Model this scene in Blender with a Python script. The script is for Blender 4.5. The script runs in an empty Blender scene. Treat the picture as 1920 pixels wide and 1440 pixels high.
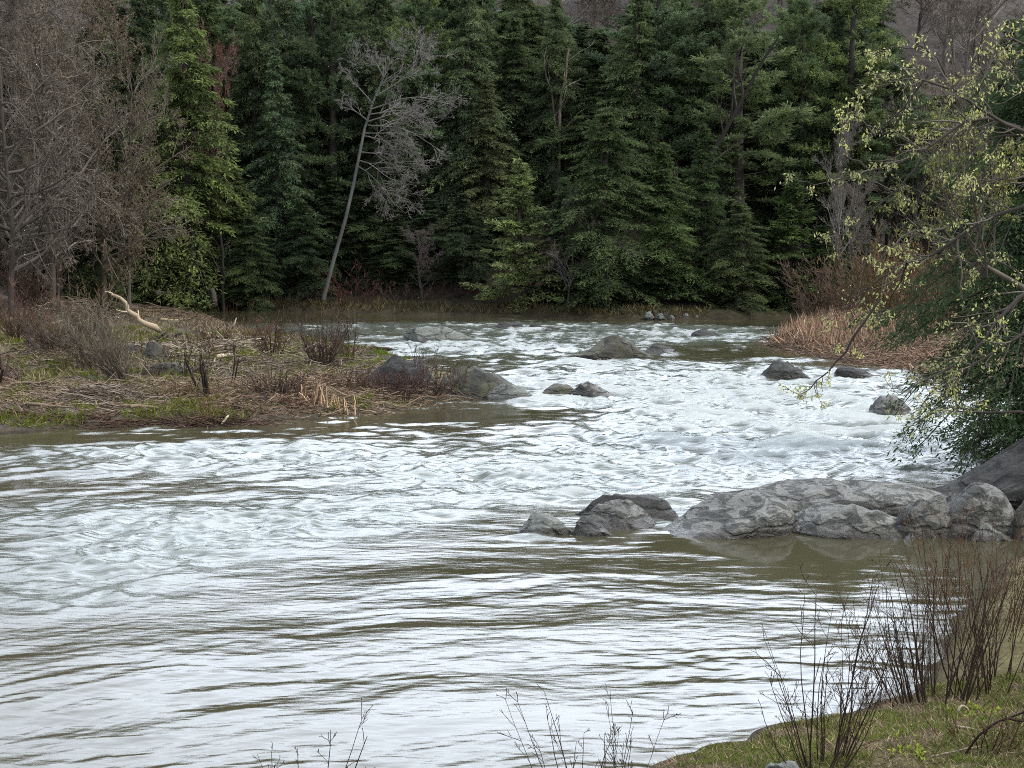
import bpy, math, random
import numpy as np
from mathutils import Vector

S = bpy.context.scene
COL = S.collection
rng = np.random.default_rng(11)
PI = math.pi

# ------------------------------------------------------------------ camera
F, CZ = 2637.0, 6.0
TH = math.atan(279.0 / F)
cam_d = bpy.data.cameras.new('camera'); cam = bpy.data.objects.new('camera', cam_d)
COL.objects.link(cam); S.camera = cam
cam_d.sensor_width = 36; cam_d.lens = F / 1920 * 36; cam_d.clip_end = 2000; cam_d.clip_start = 0.2
cam.location = (0, 0, CZ); cam.rotation_euler = (PI / 2 - TH, 0, 0)

def ray(px, py):
    u, v = (px - 960) / F, (720 - py) / F
    return np.array([u, math.cos(TH) + v * math.sin(TH), -math.sin(TH) + v * math.cos(TH)])
def P(px, py, z=0.0):
    d = ray(px, py); t = (z - CZ) / d[2]
    return np.array([d[0] * t, d[1] * t, z])
def PD(px, py, D):
    d = ray(px, py); t = D / d[1]
    return np.array([d[0] * t, D, CZ + d[2] * t])

# ------------------------------------------------------------------ numpy noise
def _h(ix, iy, seed):
    n = (ix.astype(np.int64) * 374761393 + iy.astype(np.int64) * 668265263 + seed * 974711) & 0xffffffff
    n = ((n ^ (n >> 13)) * 1274126177) & 0xffffffff
    n = ((n ^ (n >> 16)) * 2246822519) & 0xffffffff
    return ((n ^ (n >> 15)) & 0xffffff) / float(0xffffff)
def gn(x, y, seed=0):                                   # gradient noise, about -0.7..0.7
    x = np.asarray(x, float); y = np.asarray(y, float)
    x0 = np.floor(x); y0 = np.floor(y); fx = x - x0; fy = y - y0
    u = fx * fx * fx * (fx * (fx * 6 - 15) + 10); v = fy * fy * fy * (fy * (fy * 6 - 15) + 10)
    def g(dx, dy):
        a = _h(x0 + dx, y0 + dy, seed) * 2 * PI
        return np.cos(a) * (fx - dx) + np.sin(a) * (fy - dy)
    return (g(0, 0) * (1 - u) + g(1, 0) * u) * (1 - v) + (g(0, 1) * (1 - u) + g(1, 1) * u) * v
def fbm(x, y, oct=4, seed=0):
    s = 0; a = 1.0
    for k in range(oct):
        s = s + a * gn(x * 2 ** k + 17.3 * k, y * 2 ** k - 9.1 * k, seed + k); a *= .5
    return s
def sstep(a, b, x):
    t = np.clip((x - a) / (b - a), 0, 1); return t * t * (3 - 2 * t)

# ------------------------------------------------------------------ objects
def tag(o, label, cat, group=None, kind=None):
    if label: o['label'] = label
    if cat: o['category'] = cat
    if group: o['group'] = group
    if kind: o['kind'] = kind
    return o
def empty(name, loc, rz=0.0):
    o = bpy.data.objects.new(name, None); COL.objects.link(o)
    o.location = loc; o.rotation_euler = (0, 0, rz); o.empty_display_size = .3
    return o
def copy_tree(o):
    c = o.copy(); COL.objects.link(c)
    for ch in list(o.children):
        k = ch.copy(); COL.objects.link(k); k.parent = c
    return c

class MB:
    """collects vertices and faces (numpy), builds ONE mesh object"""
    def __init__(s): s.v = []; s.q = []; s.t = []; s.n = 0; s.qa = []; s.ta = []
    def quads(s, V, Q, tint=None):
        V = np.asarray(V, float).reshape(-1, 3); Q = np.asarray(Q, np.int64).reshape(-1, 4)
        s.v.append(V); s.q.append(Q + s.n); s.n += len(V)
        s.qa.append(np.full(len(Q), .5) if tint is None else np.broadcast_to(tint, (len(Q),)).astype(float))
    def tris(s, V, T, tint=None):
        V = np.asarray(V, float).reshape(-1, 3); T = np.asarray(T, np.int64).reshape(-1, 3)
        s.v.append(V); s.t.append(T + s.n); s.n += len(V)
        s.ta.append(np.full(len(T), .5) if tint is None else np.broadcast_to(tint, (len(T),)).astype(float))
    def leaves(s, C, D, N, L, W, tint):
        """diamonds: base C, direction D, normal N, length L, width W"""
        D = D / (np.linalg.norm(D, axis=1, keepdims=True) + 1e-9)
        B = np.cross(D, N); B /= (np.linalg.norm(B, axis=1, keepdims=True) + 1e-9)
        L = np.broadcast_to(L, (len(C),))[:, None]; W = np.broadcast_to(W, (len(C),))[:, None]
        V = np.stack([C, C + D * L * .45 + B * W * .5, C + D * L, C + D * L * .45 - B * W * .5], axis=1)
        s.quads(V, np.arange(len(C) * 4).reshape(-1, 4), tint)
    def tubes(s, Pth, R, sides=3, tint=None):
        """Pth (N,K,3), R (N,K)"""
        Pth = np.asarray(Pth, float); R = np.asarray(R, float)
        N, K, _ = Pth.shape
        if N == 0: return
        T = np.gradient(Pth, axis=1); T /= (np.linalg.norm(T, axis=2, keepdims=True) + 1e-9)
        ref = np.where(np.abs(T[:, :1, 2:3]) > .9, np.array([1., 0, 0]), np.array([0, 0, 1.]))
        A = np.cross(T, np.broadcast_to(ref, T.shape)); A /= (np.linalg.norm(A, axis=2, keepdims=True) + 1e-9)
        B = np.cross(T, A)
        ang = np.arange(sides) * 2 * PI / sides
        V = Pth[:, :, None, :] + R[:, :, None, None] * (A[:, :, None, :] * np.cos(ang)[None, None, :, None] + B[:, :, None, :] * np.sin(ang)[None, None, :, None])
        idx = np.arange(N * K * sides).reshape(N, K, sides); nx = np.roll(idx, -1, axis=2)
        Q = np.stack([idx[:, :-1], nx[:, :-1], nx[:, 1:], idx[:, 1:]], axis=-1)
        tt = None if tint is None else np.repeat(np.broadcast_to(tint, (N,)), (K - 1) * sides)
        s.quads(V, Q, tt)
    def build(s, name, mat, parent=None, smooth=False):
        me = bpy.data.meshes.new(name)
        V = np.concatenate(s.v) if s.v else np.zeros((0, 3))
        Q = np.concatenate(s.q) if s.q else np.zeros((0, 4), np.int64)
        T = np.concatenate(s.t) if s.t else np.zeros((0, 3), np.int64)
        me.vertices.add(len(V)); me.vertices.foreach_set('co', V.ravel())
        nl = Q.size + T.size; me.loops.add(nl)
        me.loops.foreach_set('vertex_index', np.concatenate([Q.ravel(), T.ravel()]).astype(np.int32))
        me.polygons.add(len(Q) + len(T))
        me.polygons.foreach_set('loop_start', np.concatenate([np.arange(len(Q)) * 4, Q.size + np.arange(len(T)) * 3]).astype(np.int32))
        a = me.attributes.new('tint', 'FLOAT', 'FACE')
        a.data.foreach_set('value', np.concatenate(s.qa + s.ta + [np.zeros(0)]).astype(np.float32))
        if smooth: me.polygons.foreach_set('use_smooth', np.ones(len(Q) + len(T), bool))
        me.update(calc_edges=True); me.validate()
        me.materials.append(mat)
        o = bpy.data.objects.new(name, me); COL.objects.link(o)
        if parent: o.parent = parent
        return o

# ------------------------------------------------------------------ materials
def mat_new(name):
    m = bpy.data.materials.new(name); m.use_nodes = True
    nt = m.node_tree; nt.nodes.clear()
    return m, nt, nt.nodes, nt.links
def nd(nt, typ, **kw):
    n = nt.nodes.new(typ)
    for k, v in kw.items():
        if k in n.inputs: n.inputs[k].default_value = v
        else: setattr(n, k, v)
    return n
def mth(nt, op, a, b=None, c=None, clamp=False):
    n = nt.nodes.new('ShaderNodeMath'); n.operation = op; n.use_clamp = clamp
    for i, x in enumerate((a, b, c)):
        if x is None: continue
        if isinstance(x, (int, float)): n.inputs[i].default_value = x
        else: nt.links.new(x, n.inputs[i])
    return n.outputs[0]
def mixc(nt, f, a, b, blend='MIX'):
    n = nt.nodes.new('ShaderNodeMix'); n.data_type = 'RGBA'; n.blend_type = blend
    for i, x in ((0, f), (6, a), (7, b)):
        if isinstance(x, (int, float)): n.inputs[i].default_value = x
        elif isinstance(x, tuple): n.inputs[i].default_value = (*x, 1) if len(x) == 3 else x
        else: nt.links.new(x, n.inputs[i])
    return n.outputs[2]
def ramp(nt, fac, stops, interp='LINEAR'):
    n = nt.nodes.new('ShaderNodeValToRGB'); cr = n.color_ramp; cr.interpolation = interp
    while len(cr.elements) > 1: cr.elements.remove(cr.elements[-1])
    for i, (p, c) in enumerate(stops):
        e = cr.elements[0] if i == 0 else cr.elements.new(p)
        e.position = p; e.color = (*c, 1) if len(c) == 3 else c
    nt.links.new(fac, n.inputs[0]); return n.outputs[0]
def noise(nt, vec, scale, detail=4, rough=.55, dist=0.0):
    n = nd(nt, 'ShaderNodeTexNoise'); n.inputs['Scale'].default_value = scale
    n.inputs['Detail'].default_value = detail; n.inputs['Roughness'].default_value = rough; n.inputs['Distortion'].default_value = dist
    if vec is not None: nt.links.new(vec, n.inputs['Vector'])
    return n.outputs[0]
def mapped(nt, vec, scale=(1, 1, 1), rot=(0, 0, 0)):
    n = nd(nt, 'ShaderNodeMapping'); n.inputs['Scale'].default_value = scale; n.inputs['Rotation'].default_value = rot
    nt.links.new(vec, n.inputs['Vector']); return n.outputs[0]
def attr(nt, name):
    n = nd(nt, 'ShaderNodeAttribute'); n.attribute_name = name; return n

def foliage_mat(name, base, var=.5, trans=.25, hue=(0.9, 1.0, .6)):
    """leaf colour = base colour x object colour, varied leaf by leaf and clump by clump"""
    m, nt, N, L = mat_new(name)
    oi = nd(nt, 'ShaderNodeObjectInfo'); tc = nd(nt, 'ShaderNodeTexCoord')
    t = attr(nt, 'tint').outputs['Fac']
    cl = noise(nt, tc.outputs['Object'], .8, 4)
    f = mth(nt, 'ADD', mth(nt, 'MULTIPLY', t, .6), mth(nt, 'MULTIPLY', mth(nt, 'SUBTRACT', cl, .3), 1.0), clamp=True)
    lo = tuple(c * (1 - var) for c in base); hi = tuple(min(1, c * (1 + var) * h * 1.15) for c, h in zip(base, hue))
    c = ramp(nt, f, [(0.1, lo), (.5, base), (.95, hi)])
    c = mixc(nt, 1.0, c, oi.outputs['Color'], 'MULTIPLY')
    rv = mth(nt, 'ADD', mth(nt, 'MULTIPLY', oi.outputs['Random'], .35), .82)
    hs = nd(nt, 'ShaderNodeHueSaturation'); L.new(c, hs.inputs['Color']); L.new(rv, hs.inputs['Value'])
    d = nd(nt, 'ShaderNodeBsdfDiffuse'); tr = nd(nt, 'ShaderNodeBsdfTranslucent'); mx = nd(nt, 'ShaderNodeMixShader')
    L.new(hs.outputs[0], d.inputs[0]); L.new(hs.outputs[0], tr.inputs[0]); mx.inputs[0].default_value = trans
    L.new(d.outputs[0], mx.inputs[1]); L.new(tr.outputs[0], mx.inputs[2])
    o = nd(nt, 'ShaderNodeOutputMaterial'); L.new(mx.outputs[0], o.inputs[0])
    return m
def bark_mat(name, a, b, scale=3.0, usecol=False, rough=.9):
    m, nt, N, L = mat_new(name)
    tc = nd(nt, 'ShaderNodeTexCoord')
    n1 = noise(nt, mapped(nt, tc.outputs['Object'], (1, 1, .25)), scale, 5, .65)
    t = attr(nt, 'tint').outputs['Fac']
    f = mth(nt, 'ADD', mth(nt, 'MULTIPLY', n1, .8), mth(nt, 'MULTIPLY', mth(nt, 'SUBTRACT', t, .4), .7), clamp=True)
    c = ramp(nt, f, [(.25, a), (.7, b)])
    if usecol:
        oi = nd(nt, 'ShaderNodeObjectInfo'); c = mixc(nt, 1.0, c, oi.outputs['Color'], 'MULTIPLY')
    p = nd(nt, 'ShaderNodeBsdfPrincipled'); L.new(c, p.inputs['Base Color']); p.inputs['Roughness'].default_value = rough
    p.inputs['Specular IOR Level'].default_value = .2
    o = nd(nt, 'ShaderNodeOutputMaterial'); L.new(p.outputs[0], o.inputs[0])
    return m

M = {}
M['hemlock'] = foliage_mat('hemlock_needles', (.080, .094, .053), .55, .34, (1, 1, .75))
M['pine'] = foliage_mat('pine_needles', (.105, .132, .080), .5, .34, (1, 1, .72))
M['spruce'] = foliage_mat('spruce_needles', (.135, .145, .062), .5, .25)
M['bud'] = foliage_mat('young_leaves', (.27, .28, .085), .5, .4, (1, 1, .7))
M['bark'] = bark_mat('conifer_bark', (.022, .019, .016), (.075, .062, .052))
M['twig'] = bark_mat('grey_twigs', (.10, .09, .082), (.26, .24, .215), 2, True); M['greybark'] = bark_mat('grey_hardwood_bark', (.045, .04, .037), (.13, .12, .11), 2, True)
M['darktwig'] = bark_mat('dark_shrub_stems', (.028, .021, .017), (.085, .062, .048), 3, True)
M['pale'] = bark_mat('weathered_wood', (.17, .135, .10), (.52, .45, .36), 4, True)
M['dead'] = bark_mat('dead_grass', (.10, .075, .055), (.42, .345, .26), 2, True)
M['deadleaf'] = foliage_mat('dry_leaves', (.13, .105, .078), .5, .2, (1, .97, .92))
M['grass'] = foliage_mat('green_grass', (.13, .175, .035), .5, .3, (1, 1, .8))

def rock_mat(name, lo, hi, stain=.5, green=0.0, light=0.0):
    m, nt, N, L = mat_new(name)
    tc = nd(nt, 'ShaderNodeTexCoord'); v = tc.outputs['Object']
    n1 = noise(nt, v, 1.4, 8, .62); n2 = noise(nt, mapped(nt, v, (1, 1, 2.6), (.35, .25, .2)), 2.2, 6, .7, .8); n3 = noise(nt, v, 14, 5, .7)
    c = ramp(nt, n1, [(.28, lo), (.70, hi)])
    c = mixc(nt, mth(nt, 'MULTIPLY', ramp(nt, n3, [(.35, (0, 0, 0)), (.65, (1, 1, 1))]), .35), c, tuple(x * .62 for x in lo))
    if light: c = mixc(nt, mth(nt, 'MULTIPLY', ramp(nt, noise(nt, v, 2.6, 7, .7), [(.54, (0, 0, 0)), (.62, (1, 1, 1))]), light), c, (.42, .42, .39))
    st = ramp(nt, n2, [(.50, (0, 0, 0)), (.53, (1, 1, 1))])
    vo = nd(nt, 'ShaderNodeTexVoronoi'); vo.feature = 'DISTANCE_TO_EDGE'; vo.inputs['Scale'].default_value = .6
    dn = nd(nt, 'ShaderNodeTexNoise'); dn.inputs['Scale'].default_value = 2.2; dn.inputs['Detail'].default_value = 5; L.new(v, dn.inputs['Vector'])
    va = nd(nt, 'ShaderNodeVectorMath'); va.operation = 'MULTIPLY_ADD'; va.inputs[1].default_value = (.5, .5, .5); L.new(dn.outputs['Color'], va.inputs[0]); L.new(mapped(nt, v, (.8, .8, 1.5), (.3, .4, 0)), va.inputs[2]); L.new(va.outputs[0], vo.inputs['Vector'])
    ck = ramp(nt, vo.outputs['Distance'], [(.012, (1, 1, 1)), (.035, (0, 0, 0))])
    c = mixc(nt, mth(nt, 'MULTIPLY', st, stain), c, (.022, .021, .018))
    c = mixc(nt, mth(nt, 'MULTIPLY', ck, .55), c, (.02, .018, .016))
    if green: c = mixc(nt, mth(nt, 'MULTIPLY', ramp(nt, noise(nt, v, 1.7, 6, .7), [(.48, (0, 0, 0)), (.6, (1, 1, 1))]), green), c, (.10, .105, .045))
    ge = nd(nt, 'ShaderNodeNewGeometry'); sp = nd(nt, 'ShaderNodeSeparateXYZ'); L.new(ge.outputs['Position'], sp.inputs[0])
    wet = mth(nt, 'ADD', sp.outputs[2], mth(nt, 'MULTIPLY', noise(nt, v, 3, 3), -.16))
    wl = ramp(nt, wet, [(.02, (1, 1, 1)), (.09, (0, 0, 0))])            # water-soaked band at the waterline
    c = mixc(nt, mth(nt, 'MULTIPLY', wl, .75), c, (.03, .024, .017))
    p = nd(nt, 'ShaderNodeBsdfPrincipled'); L.new(c, p.inputs['Base Color'])
    L.new(mth(nt, 'SUBTRACT', .85, mth(nt, 'MULTIPLY', wl, .5)), p.inputs['Roughness'])
    b = nd(nt, 'ShaderNodeBump'); b.inputs['Strength'].default_value = .75; b.inputs['Distance'].default_value = .09
    L.new(mth(nt, 'ADD', mth(nt, 'MULTIPLY', mth(nt, 'SUBTRACT', n2, ck), .9), mth(nt, 'ADD', n3, mth(nt, 'MULTIPLY', noise(nt, v, 5, 6, .7), 1.2))), b.inputs['Height']); L.new(b.outputs[0], p.inputs['Normal'])
    o = nd(nt, 'ShaderNodeOutputMaterial'); L.new(p.outputs[0], o.inputs[0])
    return m
M['rock'] = rock_mat('grey_gneiss', (.10, .097, .087), (.245, .238, .218), .8, .12, .1)
M['rockdark'] = rock_mat('dark_wet_rock', (.016, .015, .0135), (.075, .07, .063), .85)
M['rockbrown'] = rock_mat('lichened_brown_rock', (.05, .044, .033), (.115, .103, .08), .4, .4)
M['rockmoss'] = rock_mat('mossy_dark_rock', (.03, .028, .021), (.085, .077, .058), .5, .45)
M['rockpale'] = rock_mat('pale_greenish_rock', (.12, .124, .108), (.25, .257, .235), .4, .15, .15)

# ------------------------------------------------------------------ terrain
def poly(*pts):  return np.array([P(*p)[:2] if len(p) == 2 else np.array([p[0], p[1]]) for p in pts])
def W(x, y): return (x, y, 0)
BAR = poly(W(-140, 40), (-500, 836), (-200, 822), (0, 812), (120, 806), (260, 799), (420, 801), (520, 791), (600, 784), (660, 778), (740, 771), (800, 757), (900, 750), (975, 745),
           (950, 728), (890, 710), (805, 694), (745, 668), (650, 652), (570, 638), (470, 618), (400, 603), (372, 590), W(-27, 112), W(-140, 118))
FAR = poly(W(-140, 117), W(-30, 115), (420, 578), (520, 582), (640, 586), (760, 590), (880, 592), (1000, 594), (1120, 597), (1240, 600), (1330, 599), (1420, 597), (1540, 592), W(30, 112), W(140, 120), W(140, 330), W(-140, 330))
RIGHT = poly(W(140, 121), W(27, 113), (1545, 594), (1490, 618), (1435, 648), (1500, 662), (1580, 676), (1650, 690), (1720, 700), (1800, 716), (1900, 742), W(19, 48), W(16.5, 42), W(13.2, 36), W(11.6, 32), (1905, 1000), W(10.0, 26), W(8.4, 24.5), W(30, 6), W(140, 0))
NEAR = poly(W(140, -40), W(140, 26), W(10.5, 26.5), (1850, 1085), (1800, 1160), (1745, 1240), (1690, 1300), (1600, 1330), (1500, 1352), (1400, 1378), (1290, 1408), (1230, 1440), W(.2, 14.2), W(-4, 13.4), W(-12, 13), W(-140, 13), W(-140, -40))
def sdist(poly_, X, Y):
    d = np.full(X.shape, 1e9); ins = np.zeros(X.shape, bool)
    n = len(poly_)
    for i in range(n):
        ax, ay = poly_[i]; bx, by = poly_[(i + 1) % n]
        ex, ey = bx - ax, by - ay
        t = np.clip(((X - ax) * ex + (Y - ay) * ey) / (ex * ex + ey * ey + 1e-9), 0, 1)
        d = np.minimum(d, (X - ax - t * ex) ** 2 + (Y - ay - t * ey) ** 2)
        c = (ay > Y) != (by > Y)
        with np.errstate(divide='ignore', invalid='ignore'):
            xi = (bx - ax) * (Y - ay) / (by - ay + 1e-12) + ax
        ins ^= c & (X < xi)
    d = np.sqrt(d); return np.where(ins, d, -d)
def bank(sd, pts):
    xs, ys = zip(*pts); return np.interp(sd, xs, ys)
def height(X, Y):
    X = np.asarray(X, float); Y = np.asarray(Y, float)
    n = fbm(X * .35, Y * .35, 4, 3); nf = fbm(X * 1.5, Y * 1.5, 3, 9)
    jit = .7 * fbm(X * .8, Y * .8, 3, 21)
    sb = sdist(BAR, X, Y) + jit; sf = sdist(FAR, X, Y) + jit * 1.3; sr = sdist(RIGHT, X, Y) + jit; sn = sdist(NEAR, X, Y) + jit * .45
    hb = bank(sb, [(-3, -1), (0, 0), (1, .22), (4, .45), (12, .68), (40, .95)]) + np.clip(-X - 24, 0, 60) * .05 + np.clip(-X - 38, 0, 60) * .40
    hf = bank(sf, [(-4, -1), (0, 0), (.8, .3), (3, .6), (6, 1.0), (8, 2.0), (60, 30), (120, 66), (200, 95)])
    hr = bank(sr, [(-3, -1), (0, 0), (1, .25), (4, .7), (8, 1.2), (14, 3.0), (60, 22), (140, 40)])
    hn = bank(sn, [(-2, -.8), (0, 0), (.7, .14), (3, .45), (7, .95), (9, 1.4), (16, 4.2), (40, 4.6)])
    z = np.maximum.reduce([hb, hf, hr, hn])
    z = z + np.where(z > .05, 1, .3) * (n * .22 + nf * .09) * np.clip(np.abs(z) * 3, .15, 1.4)
    return z, sb, sf, sr, sn
def gz(x, y): return float(height(np.array([x]), np.array([y]))[0][0])

def grid_axis(segs):
    out = []
    for a, b, st in segs: out.append(np.arange(a, b, st))
    return np.concatenate(out + [np.array([segs[-1][1]])])
gx = grid_axis([(-140, -60, 2.5), (-60, -30, .6), (-30, 30, .22), (30, 60, .6), (60, 140, 2.5)])
gy = grid_axis([(-40, 8, 1.5), (8, 34, .16), (34, 120, .3), (120, 170, .9), (170, 330, 3)])
GX, GY = np.meshgrid(gx, gy)
Z, sb, sf, sr, sn = height(GX, GY)
m, nt, N, L = mat_new('river_bank_ground')
tc = nd(nt, 'ShaderNodeTexCoord'); v = tc.outputs['Object']
kd = attr(nt, 'cover').outputs['Color']
nn = noise(nt, v, 1.3, 7, .65); n5 = noise(nt, v, 6, 6, .7)
c = mixc(nt, ramp(nt, nn, [(.32, (0, 0, 0)), (.68, (1, 1, 1))]), kd, mixc(nt, 1.0, kd, (.42, .38, .34), 'MULTIPLY'))
c = mixc(nt, mth(nt, 'MULTIPLY', ramp(nt, n5, [(.45, (0, 0, 0)), (.62, (1, 1, 1))]), .45), c, (.035, .027, .02))
p = nd(nt, 'ShaderNodeBsdfPrincipled'); L.new(c, p.inputs['Base Color']); p.inputs['Roughness'].default_value = .95; p.inputs['Specular IOR Level'].default_value = .1
b = nd(nt, 'ShaderNodeBump'); b.inputs['Strength'].default_value = .8; b.inputs['Distance'].default_value = .12
L.new(mth(nt, 'ADD', n5, nn), b.inputs['Height']); L.new(b.outputs[0], p.inputs['Normal'])
o = nd(nt, 'ShaderNodeOutputMaterial'); L.new(p.outputs[0], o.inputs[0]); M['ground'] = m
mb = MB()
ny, nx = GX.shape
idx = np.arange(nx * ny).reshape(ny, nx)
mb.quads(np.stack([GX, GY, Z], -1), np.stack([idx[:-1, :-1], idx[:-1, 1:], idx[1:, 1:], idx[1:, :-1]], -1))
ground = mb.build('ground', M['ground'], smooth=True); tag(ground, None, None, kind='structure')
cov = np.zeros((ny, nx, 4)); cov[..., 3] = 1
cov[..., :3] = (.13, .105, .075)
def paint(mask, c):
    mask = np.clip(mask, 0, 1)[..., None]; cov[..., :3] = cov[..., :3] * (1 - mask) + np.array(c) * mask
patch = fbm(GX * .25, GY * .6, 3, 33)
paint(sstep(-.3, .4, sf), (.055, .05, .028)); paint(sstep(.5, 4, sf), (.038, .032, .022)); paint(sstep(5, 8, sf), (.05, .04, .03)); paint(sstep(20, 50, sf), (.095, .082, .074))
paint(sstep(0, .5, sb), (.115, .098, .075)); paint(sstep(.1, .35, patch) * (sb > 0), (.16, .16, .06)); paint(sstep(28, 40, -GX) * (sb > 0), (.13, .11, .09))
paint(sstep(0, .5, sr), (.15, .105, .07)); paint(sstep(3, 8, sr), (.11, .09, .055))
paint(sstep(0, .3, sn), (.17, .15, .07)); paint(sstep(1.0, 5, sn) * sstep(.0, .3, patch + .15), (.16, .12, .08))
paint(1 - sstep(-.02, .10, Z), (.045, .036, .024))
a = ground.data.attributes.new('cover', 'FLOAT_COLOR', 'POINT'); a.data.foreach_set('color', cov.astype(np.float32).ravel())

# ------------------------------------------------------------------ river
def blob(X, Y, px, py, rx, ry, w):
    c = P(px, py); return w * np.exp(-((X - c[0]) / rx) ** 2 - ((Y - c[1]) / ry) ** 2)
yr = [9.0]
while yr[-1] < 126: yr.append(yr[-1] + .035 * (yr[-1] / 14) ** 1.25)
yr = np.array(yr); sx = np.linspace(-.62, .62, 760)
WY, WS = np.meshgrid(yr, sx, indexing='ij'); WX = WS * (WY + 6)
CALM = [(830, 782, 3.4, 1.5, 1.0), (1000, 772, 3.0, 1.2, .55), (560, 800, 2.0, 0.8, .5), (1500, 1032, 2.6, 1.3, .9), (1330, 1022, 1.4, .8, .8), (1720, 1060, 3.0, 3.0, 1.1), (1600, 1120, 1.6, 2.0, .6),
        (60, 822, 5, 1.2, .7), (1450, 604, 7, 5, .6), (480, 588, 9, 7, .8), (900, 590, 30, 2.6, .9), (1100, 1350, 3.0, .9, .35), (1450, 1310, 2.0, 1.0, .3)]
FOAM = [(1250, 745, 7, 7, .75), (1450, 735, 6, 6, .85), (1150, 690, 7, 6, .62), (1560, 790, 6, 7, .7), (1450, 870, 6, 4, .6), (1300, 820, 7, 4, .5), (820, 655, 6, 6, .6), (1000, 720, 4, 3, .45),
        (1700, 830, 6, 5, .62), (1000, 640, 14, 8, .62), (900, 610, 18, 6, .48), (1200, 618, 12, 7, .46), (560, 618, 7, 6, .42), (1350, 630, 8, 6, .34), (150, 870, 5, 3, .34), (330, 850, 6, 3, .3), (1550, 700, 5, 4, .6), (200, 1050, 3.2, 2.6, .72), (450, 990, 3.5, 2.4, .66), (80, 960, 3, 2.2, .55), (700, 960, 3.0, 2.6, .5), (100, 1130, 2.6, 1.4, .5),
        (900, 900, 5, 3, .42), (640, 870, 4, 3, .36), (1100, 900, 4, 3, .4), (1230, 975, .7, 1.0, .5), (1700, 640, 6, 5, .2), (420, 840, 5, 2, .35),
        (1145, 680, 2.4, .8, 1.1), (825, 648, 2.8, .8, 1.0), (1470, 716, 2.0, .8, 1.1), (1605, 713, 1.7, .7, 1.0), (1480, 676, 1.6, .9, .8), (1150, 660, 2.0, 1.6, .6), (1038, 752, 1.3, .6, 1.0), (1110, 752, 1.5, .6, 1.0), (1665, 788, 1.5, .7, 1.0), (1005, 1006, .6, .4, .6), (1285, 965, .6, 1.4, .8), (1120, 935, 1.6, .8, .5), (1235, 664, 1.4, .6, .5), (975, 622, 3.0, 1.0, .5)]
calm = sum(blob(WX, WY, *c) for c in CALM).clip(0, 1)
foam = sum(blob(WX, WY, *c) for c in FOAM)
foam = foam * (1 - .9 * calm)
rap = sstep(.25, .95, foam)
turb = sstep(26, 40, WY) * (1 - sstep(85, 105, WY))
# crest-following coordinate: bends the ripples as the current turns towards the lower bank
wgt = np.exp(-np.clip(WY - 17, 0, 99) / 22)
Vc = WY + .026 * (WX - 3.0) ** 2 * wgt * (WX < 3) + .018 * (WX - 3.0) ** 2 * wgt * (WX >= 3)
wx = WX + .5 * fbm(WX * .3, WY * .3, 2, 71); wv = Vc + .45 * fbm(WX * .25, WY * .35, 3, 72)
A0 = fbm(wx / 6.5, wv / 2.8, 2, 39); A1 = fbm(wx / 3.2, wv / 1.35, 3, 40); A2 = gn(wx / 1.5, wv / .52, 41); A3 = gn(wx / .6, wv / .24, 42); A4 = gn(wx / .26, wv / .13, 45)
def ridge(n): return 1 - np.abs(n) * 2
big = fbm(WX / 2.6, WY / 2.2, 4, 50); chop = ridge(fbm(WX / 1.5, WY / 1.2, 3, 51)); chop2 = ridge(gn(WX / .6, WY / .5, 52))
swell = .6 + .8 * sstep(-.3, .4, fbm(WX / 7, WY / 4, 2, 77))
act = (1 - calm)
near_ = 1 - sstep(24, 50, WY)
fin = .75 + .6 * sstep(-1, 4, WX) * near_
A2 = .55 * A2 + .5 * (1 - 2 * np.abs(gn(wx / 1.9, wv / .8, 141)) - .5); A3 = .5 * A3 + .45 * (1 - 2 * np.abs(gn(wx / .75, wv / .32, 142)) - .5)
hz = act * near_ * A0 * .062 + act * swell * (A1 * (.020 + .045 * turb) + A2 * (.0205 + .033 * turb) + A3 * (.0115 * fin * (1 - .5 * turb) + .002 * turb) + A4 * .0050 * fin * (1 - turb) )
chop3 = ridge(gn(WX / .28, WY / .22, 53))
roll = ridge(gn(WX / 4.2 + .3 * gn(WX / 3, WY / 3, 61), WY / 2.3, 60)); roll2 = ridge(gn(WX / 2.1, WY / 1.2 + 5, 62))
farw = sstep(28, 50, WY)
hz += sstep(.12, .6, foam) * ((roll - .62) * (.06 + .16 * farw) + (roll2 - .62) * (.05 + .06 * farw))
lens = gn(WX / 1.7, WY / .95, 64); lens2 = gn(WX / .9 + 3, WY / .5, 65)
hz += rap * (.10 * big + .10 * (chop - .5) + .03 * chop2) + turb * act * (.035 * (chop - .5) + .05 * lens + .018 * lens2)
hz += calm * (.004 * A2 + .0025 * A3)
mb = MB(); ny, nx = WX.shape; idx = np.arange(nx * ny).reshape(ny, nx)
mb.quads(np.stack([WX, WY, hz], -1), np.stack([idx[:-1, :-1], idx[:-1, 1:], idx[1:, 1:], idx[1:, :-1]], -1))
m, nt, N, L = mat_new('river_water')
tc = nd(nt, 'ShaderNodeTexCoord'); v = tc.outputs['Object']
fo = attr(nt, 'foam').outputs['Fac']; ca = attr(nt, 'calm').outputs['Fac']; cr = attr(nt, 'crest').outputs['Fac']
fn = noise(nt, mapped(nt, v, (.9, 1.5, 1.2), (0, 0, .15)), 1.1, 9, .68, .6)
fnA = noise(nt, mapped(nt, v, (.7, 1.1, 1), (0, 0, .12)), .42, 3, .5, .8)
fn2 = noise(nt, mapped(nt, v, (2.2, 4.5, 1), (0, 0, .1)), 1.6, 6, .7, .3)
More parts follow.
